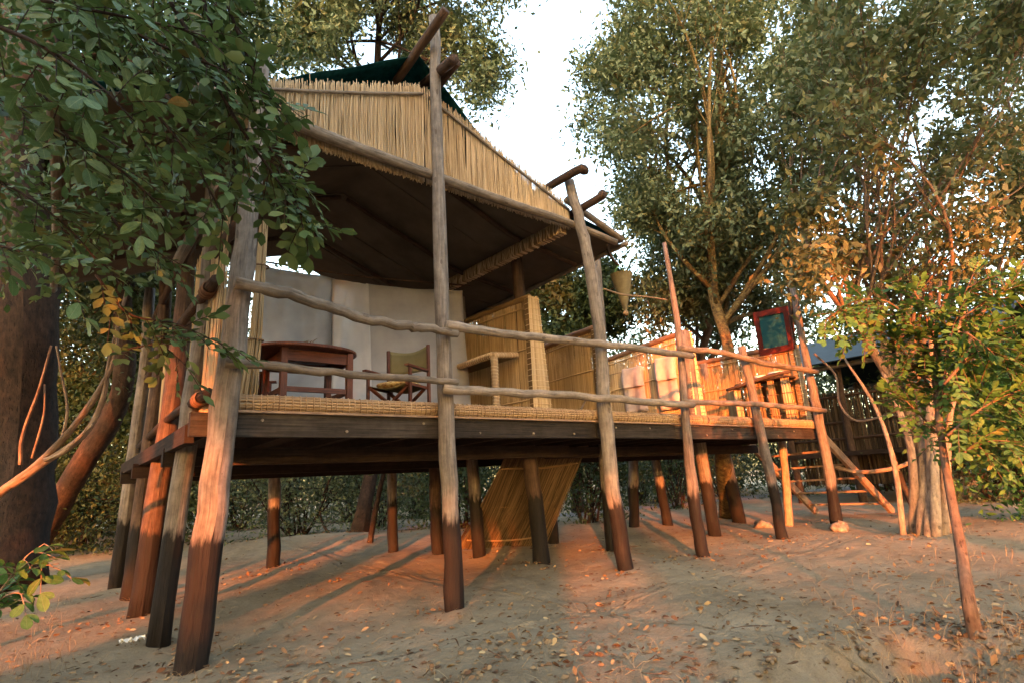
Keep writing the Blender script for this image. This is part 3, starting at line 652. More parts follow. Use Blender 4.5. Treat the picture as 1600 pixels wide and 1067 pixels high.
# ------------------------------------------------------------------ reed screens
def screen(label, X, yb, yf, zb, zt_b, zt_f, mat=REEDOLD, flare=.16, cols=True, ztop_roll=.05):
    root = thing('reed_screen', label, 'screen', (X, yf, zb), 'reed screens on the deck')
    f = MB(); reeds(f, (X, yb), (X, yf), (zb + .02, zb + .02), (zt_b, zt_f), .0125, .0085, .012, 3, .02, .014); f.build('reeds', mat, root, kind='stuff')
    for fr in (.25, .62, .93):
        pole('batten', [(X - .03, yb, zb + (zt_b - zb) * fr), (X - .035, (yb + yf) / 2, zb + (.5 * zt_b + .5 * zt_f - zb) * fr + .01), (X - .03, yf, zb + (zt_f - zb) * fr)], .013, .013, mat, root, 7)
    if ztop_roll:
        pole('top_roll', [(X, yb, zt_b), (X, (yb + yf) / 2, (zt_b + zt_f) / 2 + .02), (X, yf, zt_f + .01)], ztop_roll, ztop_roll, BINDING if ztop_roll > .055 else REEDDARK, root, 9)
    # wrapped front end, wider at the foot
    f = MB()
    for k in range(34):
        t = k / 33 - .5; wt = .20; wbm = .20 + flare
        P = [(X + t * wbm + flare * .35, yf - .05 - random.uniform(0, .012), zb + .02), (X + t * wt + .02, yf - .05 - random.uniform(0, .015), zt_f + random.gauss(0, .012))]
        f.tube(P, random.uniform(.006, .009), 4, cap=False)
    e = f.build('end_reeds', REED, root, kind='stuff')
    f = MB()
    for z in np.arange(zb + .1, zt_f, .085):
        t = (z - zb) / (zt_f - zb); w2 = (.20 + flare * (1 - t)) / 2 + .012; cx_ = X + .02 * t + flare * .35 * (1 - t)
        f.tube([(cx_ - w2, yf + .03, z), (cx_ - w2, yf - .068, z), (cx_ + w2, yf - .068, z + random.uniform(-.008, .008)), (cx_ + w2, yf + .03, z)], .0045, 4)
    f.build('binding', REED, e, kind='stuff')
    f = MB(); f.box((X + .02, yf + .02, (zb + .02 + zt_f) / 2), (.19, .10, zt_f - zb - .06)); f.build('end_core', REEDDARK, root, False)
    return root
screen('tall reed screen with a straw shelf, beside the gauze curtain', 5.45, 8.1, 6.22, FLOOR, 3.98, 3.90)
# shelf frame against the first screen
sh = thing('straw_shelf', 'straw wrapped shelf frame standing against the tall reed screen', 'shelf', (5.1, 6.9, FLOOR))
def straw_bar(a, b, r, parent, name):
    mm = MB(); mm.tube([a, (np.asarray(a) + np.asarray(b)) / 2, b], r, 9, .05, sub=6); o = mm.build(name, WEAVE, parent)
    a = np.asarray(a, float); b = np.asarray(b, float); d = b - a; L = np.linalg.norm(d); d /= L
    u = np.cross(d, [0, .3, 1] if abs(d[2]) < .8 else [1, 0, 0]); u /= np.linalg.norm(u); w_ = np.cross(d, u); k = MB(); s_ = .02
    while s_ < L:
        k.tube([a + d * (s_ + .01 * math.sin(t)) + (u * math.cos(t) + w_ * math.sin(t)) * (r + .004) for t in np.linspace(0, 6.283, 9)], .005, 4, cap=False); s_ += .05
    k.build('binding', REED, o, kind='stuff'); return o
zs = 3.02
straw_bar((4.92, 6.55, zs), (5.36, 6.5, zs + .03), .045, sh, 'shelf_edge'); straw_bar((4.92, 6.55, zs), (4.92, 7.9, zs), .045, sh, 'shelf_edge')
straw_bar((4.95, 6.55, FLOOR), (4.95, 6.55, zs - .03), .055, sh, 'shelf_leg'); straw_bar((4.95, 6.55, FLOOR + .36), (5.38, 6.45, FLOOR + .36), .035, sh, 'shelf_edge')
m = MB(); m.box((5.15, 7.2, zs + .01), (.42, 1.3, .03)); m.build('shelf_board', REEDDARK, sh, False)
screen('low reed screen with dark bound top behind the crooked pole', 7.3, 8.1, 6.6, FLOOR, 3.70, 3.74, REEDOLD, .05, ztop_roll=.065)
s2 = thing('arched_pole', 'dark curved pole arching at the screen with the bound top', 'pole', (7.0, 8.0, FLOOR))
pole('bent_stem', [atY(856, 645, 8.1), atY(851, 600, 8.1), atY(846, 560, 8.1), atY(850, 543, 8.1), atY(868, 534, 8.1)], .09, .07, DARKWOOD, s2, 10)
pole('side_twig', [atY(905, 645, 7), atY(922, 610, 7), atY(940, 568, 7)], .02, .015, RAILM, s2, 7)
screen('reed screen with two towels hanging on it', 9.5, 8.4, 6.25, FLOOR, 3.72, 3.84, REEDOLD, .18, ztop_roll=.06)
screen('bright reed screen below the red framed mirror', 12.0, 8.4, 5.35, FLOOR, 3.73, 3.64, REEDWARM, .02, ztop_roll=.062)
bk = thing('back_reed_wall', 'plain reed wall closing the back of the washing stalls', 'wall', (9.7, 8.55, FLOOR), None)
f = MB(); reeds(f, (7.45, 8.56), (12.0, 8.56), (FLOOR, FLOOR), (3.55, 3.6), .014, .009, .012, 3, .02, .014); f.build('reeds', REEDOLD, bk, kind='stuff')
for z in (2.3, 3.0, 3.5): pole('batten', [(7.45, 8.52, z), (9.7, 8.52, z + .02), (12, 8.52, z)], .014, .014, REEDDARK, bk, 7)

# towels on a line
ln = thing('towel_line', 'thin cord strung along the reed screen to hold towels', 'cord', (9.42, 6.3, 3.4))
pole('cord', [(9.44, 6.25, 3.45), (9.43, 7.2, 3.38), (9.44, 8.3, 3.36)], .006, .006, ROPE, ln, 6)
def towel(label, px0, px1, pyt, pyb, X):
    a = atX(px0, pyt, X); b = atX(px1, pyt - 6, X); zb = atX((px0 + px1) / 2, pyb, X)[2]; v = []; nu, nv = 14, 16
    for i in range(nu):
        t = i / (nu - 1); p = a + (b - a) * t
        for j in range(nv):
            u = j / (nv - 1); z = p[2] + (zb - p[2]) * u
            v.append((X - .02 - .03 * math.sin(t * 9 + u) * (.3 + u), p[1] + .03 * math.sin(u * 3), z))
    mm = MB(); mm.add(v, [(i * nv + j, (i + 1) * nv + j, (i + 1) * nv + j + 1, i * nv + j + 1) for i in range(nu - 1) for j in range(nv - 1)])
    r = thing('towel', label, 'towel', (X, a[1], zb), 'towels on the line')
    o = mm.build('hanging_fold', TOWEL, r); o.modifiers.new('thick', 'SOLIDIFY').thickness = .012
    v2 = [(p[0] - .03, p[1] + .01, z) for (p, z) in [((q[0], q[1]), q[2]) for q in v] ]
    mm = MB(); v3 = []
    for i in range(nu):
        for j in range(nv):
            q = v[i * nv + j]; z0 = v[i * nv][2]; v3.append((q[0] - .035, q[1], z0 + .012 + (q[2] - z0) * .45))
    mm.add(v3, [(i * nv + j, (i + 1) * nv + j, (i + 1) * nv + j + 1, i * nv + j + 1) for i in range(nu - 1) for j in range(nv - 1)])
    o = mm.build('front_fold', TOWEL, r); o.modifiers.new('thick', 'SOLIDIFY').thickness = .012
towel('pale pink towel, left one of the two on the reed screen', 975, 1006, 578, 645, 9.40)
towel('pale pink towel, right one of the two on the reed screen', 1026, 1056, 562, 640, 9.40)

# mirror
mir = thing('mirror', 'tilted rectangular mirror in a red brown wooden frame', 'mirror', atX(1215, 545, 11.9))
mc = [atX(1178, 489, 11.88), atX(1231, 478, 11.78), atX(1243, 545, 11.92), atX(1189, 556, 12.0)]
mc = [np.array(p) for p in mc]; cen = sum(mc) / 4
inn = [cen + (p - cen) * .74 for p in mc]
nrm = np.cross(mc[1] - mc[0], mc[3] - mc[0]); nrm /= np.linalg.norm(nrm); nrm = nrm if nrm[0] < 0 else -nrm
for k in range(4):
    a, b, c_, d_ = mc[k], mc[(k + 1) % 4], inn[(k + 1) % 4], inn[k]
    v = [a, b, c_, d_] + [p + nrm * .045 for p in (a, b, c_, d_)]
    m = MB(); m.add(v, [(0, 1, 2, 3), (7, 6, 5, 4), (0, 4, 5, 1), (1, 5, 6, 2), (2, 6, 7, 3), (3, 7, 4, 0)], [(0, 0), (0, .8), (.1, .7), (.1, .1)] * 2); m.build('frame_side', REDFRAME, mir, False)
m = MB(); m.add([p + nrm * .012 for p in inn], [(0, 1, 2, 3)]); m.build('glass', GLASS, mir, False)
pole('prop_pole', [atX(1240, 545, 12.1), atX(1236, 490, 12.1), atX(1233, 440, 12.1)], .05, .045, DARKWOOD, mir)

# wash stand: board, basin, bowls on reed bundles
ws = thing('wash_stand', 'washing stand of reed pillars and a dark board below the mirror', 'wash stand', (11.5, 5.8, FLOOR))
zt_ = 2.94
m = MB(); m.tube([(11.55, 6.75, zt_ - .05), (11.45, 6.2, zt_ + .0), (11.5, 5.6, zt_ + .09), (11.6, 5.3, zt_ + .1)], [.03, .045, .04, .03], 8, .05, sub=5); m.build('front_log', DARKWOOD, ws)
m = MB(); m.box((11.72, 5.95, zt_ + .02), (.42, 1.15, .035)); m.build('board', UNDER, ws, False)
for (yy, mt, r) in ((5.45, REEDOLD, .085), (5.75, REEDWARM, .07), (6.05, REEDDARK, .075), (6.3, REEDDARK, .06), (6.55, REEDOLD, .08)):
    f = MB()
    for k in range(26):
        a = random.random() * 6.283; q = r * math.sqrt(random.random()); f.tube([(11.62 + q * math.cos(a), yy + q * math.sin(a), FLOOR), (11.62 + q * math.cos(a) * .9, yy + q * math.sin(a) * .9 + .02, zt_)], .013, 5)
    o = f.build('reed_pillar', mt, ws, kind='stuff')
    f = MB()
    for z in np.arange(FLOOR + .15, zt_, .22): f.tube([(11.62 + (r + .014) * math.cos(t), yy + (r + .014) * math.sin(t), z) for t in np.linspace(0, 6.283, 13)], .008, 5, cap=False)
    f.build('binding', ROPE, o, kind='stuff')
def lathe(name, c, prof, mat, parent=None, seg=24):
    v = []; n_ = len(prof)
    for (r, z) in prof:
        for k in range(seg): v.append((c[0] + r * math.cos(k / seg * 6.283), c[1] + r * math.sin(k / seg * 6.283), c[2] + z))
    F = [(i * seg + k, i * seg + (k + 1) % seg, (i + 1) * seg + (k + 1) % seg, (i + 1) * seg + k) for i in range(n_ - 1) for k in range(seg)]
    mm = MB(); mm.add(v, F); return mm.build(name, mat, parent)
bp = [(.02, 0), (.09, .005), (.15, .06), (.17, .11), (.16, .11), (.14, .06), (.08, .02), (.0, .015)]
tag(lathe('wash_bowl', (11.64, 5.62, zt_ + .04), bp, ENAMEL), 'white enamel bowl at the right end of the washing stand', 'bowl', 'bowls on the washing stand')
tag(lathe('wash_bowl', (11.66, 5.98, zt_ + .04), [(r * .75, z * .9) for r, z in bp], ENAMEL), 'smaller white bowl left of the enamel bowl on the washing stand', 'bowl', 'bowls on the washing stand')

# ------------------------------------------------------------------ cone shower bucket and cords
cb = thing('canvas_bucket', 'brown cone shaped canvas shower bucket hanging below the roof corner', 'bucket', atY(970, 490, 5.35))
top = atY(971, 430, 5.35); tipz = atY(970, 484, 5.35)[2]; R = .172
prof = [(.022, tipz - top[2]), (.035, tipz - top[2] + .03)] + [(.035 + (R - .035) * t, (tipz - top[2] + .03) * (1 - t)) for t in (.3, .6, .85, 1.0)] + [(R * 1.03, .005), (R * .97, .008), (R * .9, -.03)]
lathe('cone', top, prof, BUCKET, cb)
lathe('shower_rose', (top[0], top[1], tipz - .075), [(.0, 0), (.03, .0), (.042, .02), (.04, .04), (.02, .08)], ROPE, cb)
pole('hook_branch', [atY(968, 374, 5.2), atY(950, 384, 5.3), atY(955, 402, 5.35), atY(966, 415, 5.35)], .03, .02, DARKWOOD, cb, 8)
for sx in (-1, 1): pole('bucket_cord', [atY(966, 414, 5.35), top + np.array([sx * R * .95, 0, 0])], .008, .008, GREENROPE, cb, 6, sub=1)
cl = tag(pole('tied_rope', [atY(944, 452, 5.0), atY(975, 461, 4.98), atY(1010, 464, 4.98), atY(1042, 469, 5.0)], .012, .012, ROPE, None, 6), 'pale cord tied between two railing posts below the roof corner', 'cord')

# ------------------------------------------------------------------ reed bundle and left wall
rb = thing('reed_bundle', 'tied bundle of long reeds beside the thick front left post', 'reeds', (1.15, 5.25, 1.7))
f = MB()
A = atY(412, 352, 5.25); B = atY(400, 520, 5.25); C = atY(384, 642, 5.25)
for k in range(70):
    a = random.random() * 6.283; q = .055 * math.sqrt(random.random()); o_ = np.array([q * math.cos(a), q * math.sin(a), 0]); s_ = random.uniform(1.0, 1.35)
    f.tube([A + o_ * .6 + [0, 0, random.uniform(-.1, .05)], B + o_ * .85, C + o_ * 1.2 * s_ + [0, 0, random.uniform(-.06, .12)]], random.uniform(.006, .010), 4, cap=False)
f.build('reeds', REEDOLD, rb, kind='stuff')
f = MB()
for tt in (.35, .6): 
    c = B + (A - B) * tt if tt > .5 else C + (B - C) * .9
    f.tube([c + np.array([.07 * math.cos(t), .07 * math.sin(t), 0]) for t in np.linspace(0, 6.283, 12)], .009, 5, cap=False)
f.build('tie', ROPE, rb, kind='stuff')
lw = thing('side_reed_wall', 'patchy reed wall on the left flank of the tent between leaning logs', 'wall', (0.95, 7, DZ))
for (y0, y1, zt1) in ((5.5, 6.9, 3.9), (7.9, 9.0, 3.5), (9.5, 10.3, 3.6)):
    f = MB(); reeds(f, (1.04, y0), (1.04, y1), (DZ - .05, DZ - .05), (zt1, zt1 - .1), .022, .010, .03, 2, .06, .03); f.build('reeds', REEDOLD, lw, kind='stuff')
for k, (y0, z0) in enumerate(((5.35, 2.05), (5.4, 3.1), (5.35, 4.0))):
    o = pole('wall_pole', [(.96, y0, z0), (.95, 7.6, z0 + .04), (.97, 10.4, z0 - .02)], .05, .045, DARKWOOD, lw, 8)
    f = MB()
    for j in range(9): f.tube([(.955 + .062 * math.cos(t), y0 + .25 + .022 * j, z0 + .062 * math.sin(t)) for t in np.linspace(0, 6.283, 11)], .011, 5, cap=False)
    f.build('rope_wrap', BINDING, o, kind='stuff')
pole('brace', [atY(272, 420, 6.0), atY(310, 350, 5.7), atY(345, 290, 5.5)], .05, .05, RAILM, lw)
pole('brace', [atY(330, 400, 5.6), atY(352, 375, 5.5), atY(385, 330, 5.3)], .05, .05, DARKWOOD, lw)

# ------------------------------------------------------------------ reed mat leaning under the deck
lm = thing('leaning_reed_mat', 'large straw mat slung slanting from the deck to the ground underneath', 'mat', (6.4, 8.8, 0))
ta, tb_, bb, ba = atY(792, 708, 7.0), atY(914, 700, 6.9), atY(838, 852, 8.3), atY(722, 868, 9.2)
ba[2] = max(ba[2], .06); f = MB()
for k in range(760):
    t = k / 759 + random.uniform(-.004, .004); a = ta + (tb_ - ta) * t; b = ba + (bb - ba) * t
    j = rng.normal(0, .012, 3); mid = (a + b) / 2 + [0, 0, -.06 + .03 * math.sin(t * 9)]
    sk = (bb - ba) * random.gauss(0, .07)
    f.tube([a + j, mid + j + sk * .5, b + sk + [0, 0, random.uniform(-.03, .05)]], random.uniform(.007, .012), 4, cap=False)
f.build('reeds', MATREED, lm, kind='stuff')
for fr in (.12, .5, .88):
    a = ta + (ba - ta) * fr + [0, 0, -.03]; b = tb_ + (bb - tb_) * fr + [0, 0, -.03]; pole('batten', [a, (a + b) / 2 + [0, 0, -.04], b], .018, .018, REEDDARK, lm, 7)
pole('batten', [ta + [-.05, 0, .02], tb_ + [.08, 0, .03]], .022, .022, PALEPLANK, lm, 7, sub=1)

# ------------------------------------------------------------------ stairs with handrail at the right end
st = thing('wooden_stairs', 'open wooden stairs leading up to the right end of the deck', 'stairs', (14, 6, 0))
P0, P1 = np.array([12.25, 5.25, 1.80]), np.array([15.1, 5.2, .02]); Q0, Q1 = np.array([12.4, 6.9, 1.75]), np.array([15.0, 6.85, .02])
m = MB(); m.beam(P0, P1, .07, .17); m.build('stringer', PALEPLANK, st, False)
m = MB(); m.beam(Q0, Q1, .07, .17); m.build('stringer', PALEPLANK, st, False)
for t in (.2, .37, .54, .71, .88):
    a = P0 + (P1 - P0) * t + [0, .036, .0]; b = Q0 + (Q1 - Q0) * t + [0, -.036, 0]; m = MB(); m.beam(a, b, .20, .04); m.build('tread', PALEPLANK, st, False)
hr = thing('stair_handrail', 'forked pole handrail beside the wooden stairs', 'handrail', (14.5, 4.4, 0))
pole('forked_post', [atZ(1440, 812) - np.array([0, 0, .1]), atD(1412, 760, 11.5), atD(1394, 712, 11.6)], .07, .055, DARKWOOD, hr)
pole('fork', [atD(1402, 735, 11.55), atD(1396, 712, 11.6), atD(1388, 690, 11.7)], .045, .03, PALEBARK, hr)
pole('rail', [atD(1300, 728, 12.2), atD(1345, 737, 11.9), atD(1400, 730, 11.5), atD(1432, 716, 11.3)], .045, .04, PALEBARK, hr)

# ------------------------------------------------------------------ neighbouring hut
hut = thing('reed_hut', 'neighbouring reed walled hut on stilts with blue sheet roof', 'hut', (20, 8, 0))
HX = 19.0; hy0 = 3.6; hy1 = 9.0
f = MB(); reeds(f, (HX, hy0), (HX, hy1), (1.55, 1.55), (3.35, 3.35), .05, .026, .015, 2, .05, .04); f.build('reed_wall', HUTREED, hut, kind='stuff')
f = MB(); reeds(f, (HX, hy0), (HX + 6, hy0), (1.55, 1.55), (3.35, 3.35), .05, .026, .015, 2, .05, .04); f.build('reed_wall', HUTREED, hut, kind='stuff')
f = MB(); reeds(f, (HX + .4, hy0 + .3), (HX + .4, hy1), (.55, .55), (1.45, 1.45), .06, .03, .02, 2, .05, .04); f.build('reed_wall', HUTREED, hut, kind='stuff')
for z in (1.9, 2.4, 3.2): pole('batten', [(HX - .08, hy0, z), (HX - .08, hy1, z)], .04, .04, DARKWOOD, hut, 7, sub=1)
for (x_, y_) in ((HX - .12, hy0), (HX - .12, 5.4), (HX - .12, 7.2), (HX - .12, hy1), (HX + 6, hy0), (HX + 6, hy1)): pole('post', [(x_, y_, -.1), (x_, y_ + .05, 2.2), (x_ + .05, y_, 4.3)], .12, .09, DARKWOOD, hut)
m = MB(); m.box((HX + 3, (hy0 + hy1) / 2, 1.45), (6.6, hy1 - hy0 + .5, .14)); m.build('floor', UNDER, hut, False)
for (x_) in (HX - .3, HX + 6.2): pole('eave_pole', [(x_, hy0 - .3, 4.1), (x_, hy1 + .3, 4.12)], .08, .08, RAILM, hut, 8, sub=1)
v = [(HX - .6, hy0 - .6, 4.2), (HX - .6, hy1 + .6, 4.2), (HX + 3, hy1 + .6, 5.6), (HX + 3, hy0 - .6, 5.6), (HX + 6.6, hy0 - .6, 4.2), (HX + 6.6, hy1 + .6, 4.2)]
m = MB(); m.add(v, [(0, 1, 2, 3), (3, 2, 5, 4)]); o = m.build('roof_sheet', BLUE, hut, False); o.modifiers.new('thick', 'SOLIDIFY').thickness = .04

# ------------------------------------------------------------------ foliage
def unit(a): return a / (np.linalg.norm(a, axis=-1, keepdims=True) + 1e-9)
def leaf_frames(n, droop=.4, up=.6):
    d = rng.normal(0, 1, (n, 3)); d[:, 2] -= droop; d = unit(d)
    nr = rng.normal(0, 1, (n, 3)); nr[:, 2] += up * 2; nr = unit(np.cross(np.cross(d, nr), d)); return d, nr
def leaf_mesh(name, c, L, W, mat, parent, frames=None, near=False):
    """c: leaf bases. far leaves are pointed quads, near leaves are folded along the midrib"""
    n = len(c); d, nr = frames if frames is not None else leaf_frames(n)
    s = np.cross(d, nr); L = np.asarray(L)[:, None] if np.ndim(L) else np.full((n, 1), L); W = L * W
    if near:
        pts = [c, c + d * L * .3 + s * W * .38 + nr * W * .12, c + d * L * .68 + s * W * .5 + nr * W * .10, c + d * L - nr * L * .06, c + d * L * .68 - s * W * .5 + nr * W * .10, c + d * L * .3 - s * W * .38 + nr * W * .12, c + d * L * .35, c + d * L * .68]
        v = np.stack(pts, 1).reshape(-1, 3); b = (np.arange(n) * 8)[:, None]
        q = np.concatenate([b + [0, 1, 2, 6], b + [6, 2, 3, 7], b + [0, 6, 4, 5], b + [6, 7, 3, 4]], 0)
        q = np.concatenate([b + [0, 6, 1, 1], b + [1, 6, 7, 2], b + [2, 7, 3, 3], b + [0, 5, 6, 6], b + [5, 4, 7, 6], b + [4, 3, 7, 7]], 0) if False else q
    else:
        pts = [c, c + d * L * .45 + s * W * .5 + nr * W * .08, c + d * L, c + d * L * .45 - s * W * .5 + nr * W * .08]
        v = np.stack(pts, 1).reshape(-1, 3); q = np.arange(n * 4).reshape(n, 4)
    return mesh_np(name, v, q, mat, parent)
def curve_to(a, b, k=4, bow=.12):
    a = np.asarray(a, float); b = np.asarray(b, float); L = np.linalg.norm(b - a); t = np.linspace(0, 1, k)[:, None]
    o = rng.normal(0, 1, 3) * L * bow; o[2] = abs(o[2]) * .6
    return a + (b - a) * t + o * (4 * t * (1 - t)) * .5
def make_tree(name, label, cat, trunk, r0, r1, blobs, leaf, bark, group=None, nsub=14, per=70, Ls=.11, Wr=.45, spread=.28, start=.55, twig=.012, near=False, origin=None, fill=.35):
    """trunk: list of points; blobs: (centre, radius). Limbs run from the trunk into every blob and fork there"""
    trunk = np.array(trunk, float); root = thing(name, label, cat, origin if origin is not None else trunk[0], group)
    tk = MB(); tp_, tr_ = spline(trunk, taper(len(trunk), r0, r1), 5)
    tr_ = tr_ * (1 + rng.normal(0, .05, len(tr_))); tr_[0] *= 1.35; tr_[1] *= 1.12
    tk.tube(tp_, tr_, 14, .05)
    cs = []
    for (c, R) in blobs:
        c = np.asarray(c, float); j = int(np.clip(len(tp_) * random.uniform(start, .98), 1, len(tp_) - 1))
        a = tp_[j]; br = min(tr_[j] * .55, .03 + .035 * np.linalg.norm(c - a) ** .8)
        P = curve_to(a, c, 5, .16); tk.tube(P, taper(5, br, br * .35), 7, .04, sub=3)
        for k in range(nsub):
            e = rng.normal(0, 1, 3); e = e / np.linalg.norm(e) * R * random.uniform(.45, 1.05); e[2] *= .8
            s0 = P[random.choice([2, 3, 4])]; Q = curve_to(s0, c + e, 4, .2)
            tk.tube(Q, taper(4, max(br * .2, twig), twig * .4), 4, cap=False)
            t = rng.uniform(fill, 1.0, per); seg = np.clip((t * 3).astype(int), 0, 2); fr = (t * 3 - seg)[:, None]
            base = Q[seg] * (1 - fr) + Q[seg + 1] * fr
            cs.append(base + rng.normal(0, spread * .5, (per, 3)) * (0.35 + t[:, None]))
    tk.build('trunk', bark, root)
    cs = np.concatenate(cs); n = len(cs)
    leaf_mesh('crown', cs, Ls * rng.uniform(.6, 1.3, n), Wr, leaf, root, near=near)
    return root
def inpoly(x, y, poly):
    c = False; j = len(poly) - 1
    for i in range(len(poly)):
        xi, yi = poly[i]; xj, yj = poly[j]
        if (yi > y) != (yj > y) and x < (xj - xi) * (y - yi) / (yj - yi) + xi: c = not c
        j = i
    return c
def blobs_in(poly, d0, d1, n, r0, r1, extra=0):
    """crown clumps spread through the volume a crown fills"""
    out = []; xs_ = [p[0] for p in poly]; ys_ = [p[1] for p in poly]; tries = 0
    while len(out) < n and tries < 9000:
        tries += 1; x = random.uniform(min(xs_), max(xs_)); y = random.uniform(min(ys_), max(ys_))
        if not inpoly(x, y, poly): continue
        p = atD(x, y, random.uniform(d0, d1)); r = random.uniform(r0, r1)
        if all(np.linalg.norm(p - q[0]) > .55 * (r + q[1]) * (1 - tries / 9000) for q in out): out.append((p, r))
    return out
def gpt(px, py): 
    p = atZ(px, py); p[2] = float(ground_h(p[0], p[1])) - .12; return p

# big tree over the right half, behind the washing stalls
b = blobs_in([(890, 150), (930, 90), (985, -40), (1260, -120), (1330, 60), (1290, 250), (1240, 430), (1050, 450), (965, 380), (900, 270)], 13.5, 19, 44, .8, 1.5)
b += blobs_in([(880, 300), (960, 330), (1240, 330), (1250, 500), (1090, 500), (980, 440)], 14, 19, 18, .7, 1.1)
t0 = gpt(1140, 808); make_tree('tall_tree', 'tall spreading tree behind the washing stalls with flaky yellowish trunk', 'tree', [t0, atD(1128, 700, 13.0), atD(1140, 560, 13.6), atD(1110, 420, 14.6), atD(1130, 200, 16), atD(1120, 40, 17)], .20, .06, b, LEAF_GREY, FLAKY, nsub=18, per=82, Ls=.175, Wr=.42, spread=.38, start=.45, twig=.007)
b = blobs_in([(1020, 395), (1180, 400), (1190, 500), (1080, 520), (1000, 470)], 15, 19, 9, .7, 1.0)
t0 = atZ(1085, 770); make_tree('crooked_tree', 'small crooked tree with bare orange limbs behind the towel screen', 'tree', [t0, atD(1090, 600, 18), atD(1120, 480, 17.5), atD(1150, 400, 17)], .16, .06, b, LEAF_WARM, PALEBARK, nsub=12, per=80, Ls=.16, spread=.5, start=.3)
# right tree with many pale stems (the clump near the stairs)
b = blobs_in([(1260, -60), (1680, -60), (1680, 330), (1560, 430), (1440, 470), (1290, 440), (1240, 300)], 8.5, 14, 44, .55, 1.0)
ct = gpt(1450, 832)
root = make_tree('many_stemmed_tree', 'tree with a clump of pale stems standing right of the stairs', 'tree', [ct, atD(1440, 760, 9.2), atD(1425, 660, 9.3), atD(1345, 520, 9.7), atD(1285, 440, 10.2), atD(1255, 350, 10.6)], .10, .03, b, LEAF_WARM, BROWNBARK, nsub=16, per=62, Ls=.145, Wr=.45, spread=.38, start=.35, twig=.006)
stems = [((1425, 833), (1423, 700), (1380, 580), (1330, 430)), ((1436, 836), (1440, 690), (1420, 560), (1400, 400)), ((1449, 838), (1450, 690), (1470, 560), (1510, 380)), ((1461, 838), (1462, 680), (1490, 540), (1530, 420)), ((1472, 836), (1474, 690), (1440, 600), (1380, 450)), ((1484, 832), (1480, 700), (1500, 600), (1580, 470)), ((1455, 832), (1453, 650), (1455, 520), (1450, 360)), ((1410, 835), (1398, 730), (1370, 640), (1320, 560))]
for k, (a, b_, c, d) in enumerate(stems):
    g0 = gpt(*a); dd = 9.0 + .2 * (k % 3)
    pole('stem', [g0, atD(b_[0], b_[1], dd), atD(c[0], c[1], dd + .5), atD(d[0], d[1], dd + 1.2)], .075 if k < 7 else .05, .018, PALEBARK, root, 8, .05)
# vine hanging between
vn = tag(pole('hanging_vine', [atD(1272, 552, 11.5), atD(1305, 585, 11.3), atD(1312, 630, 11), atD(1340, 657, 10.6), atD(1395, 645, 10)], .022, .018, PALEBARK, None, 7), 'looping bare vine between the end post and the pale stems', 'vine')

# tree behind the roof
b = blobs_in([(410, -90), (800, -120), (770, 40), (800, 110), (765, 190), (705, 150), (640, 60), (470, 95), (410, 100)], 14, 19, 34, .7, 1.2)
make_tree('shade_tree', 'leafy tree rising behind the tent roof', 'tree', [atZ(560, 842) , atD(600, 600, 17), atD(600, 300, 17), atD(590, 100, 17), atD(600, -60, 17.5)], .2, .07, b, LEAF_GREY, BARK, nsub=15, per=80, Ls=.17, Wr=.42, spread=.36, start=.6)
# dark tree between the roof and the screens
b = blobs_in([(735, 400), (800, 400), (900, 395), (955, 420), (965, 520), (900, 560), (860, 600), (740, 590)], 15.5, 20, 22, .8, 1.3)
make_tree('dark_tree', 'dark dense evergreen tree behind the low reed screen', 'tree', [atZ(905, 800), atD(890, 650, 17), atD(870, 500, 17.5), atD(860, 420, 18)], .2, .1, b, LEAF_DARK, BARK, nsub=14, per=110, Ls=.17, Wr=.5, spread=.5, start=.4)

# left: massive trunk and its crown
b = blobs_in([(-120, -60), (420, -60), (430, 120), (300, 330), (330, 420), (120, 520), (-120, 420)], 10.5, 15, 40, .9, 1.5)
t0 = np.array([-.55, 12.6, -.15])
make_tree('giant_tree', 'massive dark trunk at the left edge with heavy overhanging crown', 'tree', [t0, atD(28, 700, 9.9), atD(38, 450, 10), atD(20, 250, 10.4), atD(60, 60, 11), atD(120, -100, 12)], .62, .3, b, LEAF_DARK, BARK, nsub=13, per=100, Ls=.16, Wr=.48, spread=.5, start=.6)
lt = thing('leaning_tree', 'dark leaning tree trunk between the massive trunk and the tent', 'tree', gpt(60, 872))
pole('trunk', [gpt(45, 872), atD(120, 740, 13), atD(180, 640, 12.8), atD(196, 560, 12.6), atD(192, 430, 12.6), atD(230, 250, 12.8)], .27, .16, BARK, lt, 12, .05)
c = []
for k in range(44):
    p = atD(random.uniform(60, 350), random.uniform(330, 640), random.uniform(12.5, 17)); c.append(p + rng.normal(0, .45, (110, 3)))
leaf_mesh('crown', np.concatenate(c), .14 * rng.uniform(.6, 1.3, 44 * 110), .45, LEAF_DARK, lt)

b = blobs_in([(80, 380), (330, 330), (345, 560), (300, 800), (120, 800), (70, 600)], 15, 20, 26, .8, 1.4)
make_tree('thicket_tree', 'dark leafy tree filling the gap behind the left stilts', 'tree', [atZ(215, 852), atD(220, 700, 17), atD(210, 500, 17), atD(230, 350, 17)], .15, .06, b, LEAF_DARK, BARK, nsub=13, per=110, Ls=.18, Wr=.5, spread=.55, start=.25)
b = blobs_in([(-60, 420), (110, 420), (120, 820), (-60, 840)], 17, 22, 20, 1.0, 1.6)
make_tree('thicket_tree', 'dark leafy tree behind the massive trunk at the left edge', 'tree', [atZ(60, 846), atD(60, 700, 19), atD(50, 500, 19), atD(60, 400, 19)], .15, .06, b, LEAF_DARK, BARK, nsub=12, per=100, Ls=.2, Wr=.5, spread=.6, start=.25)
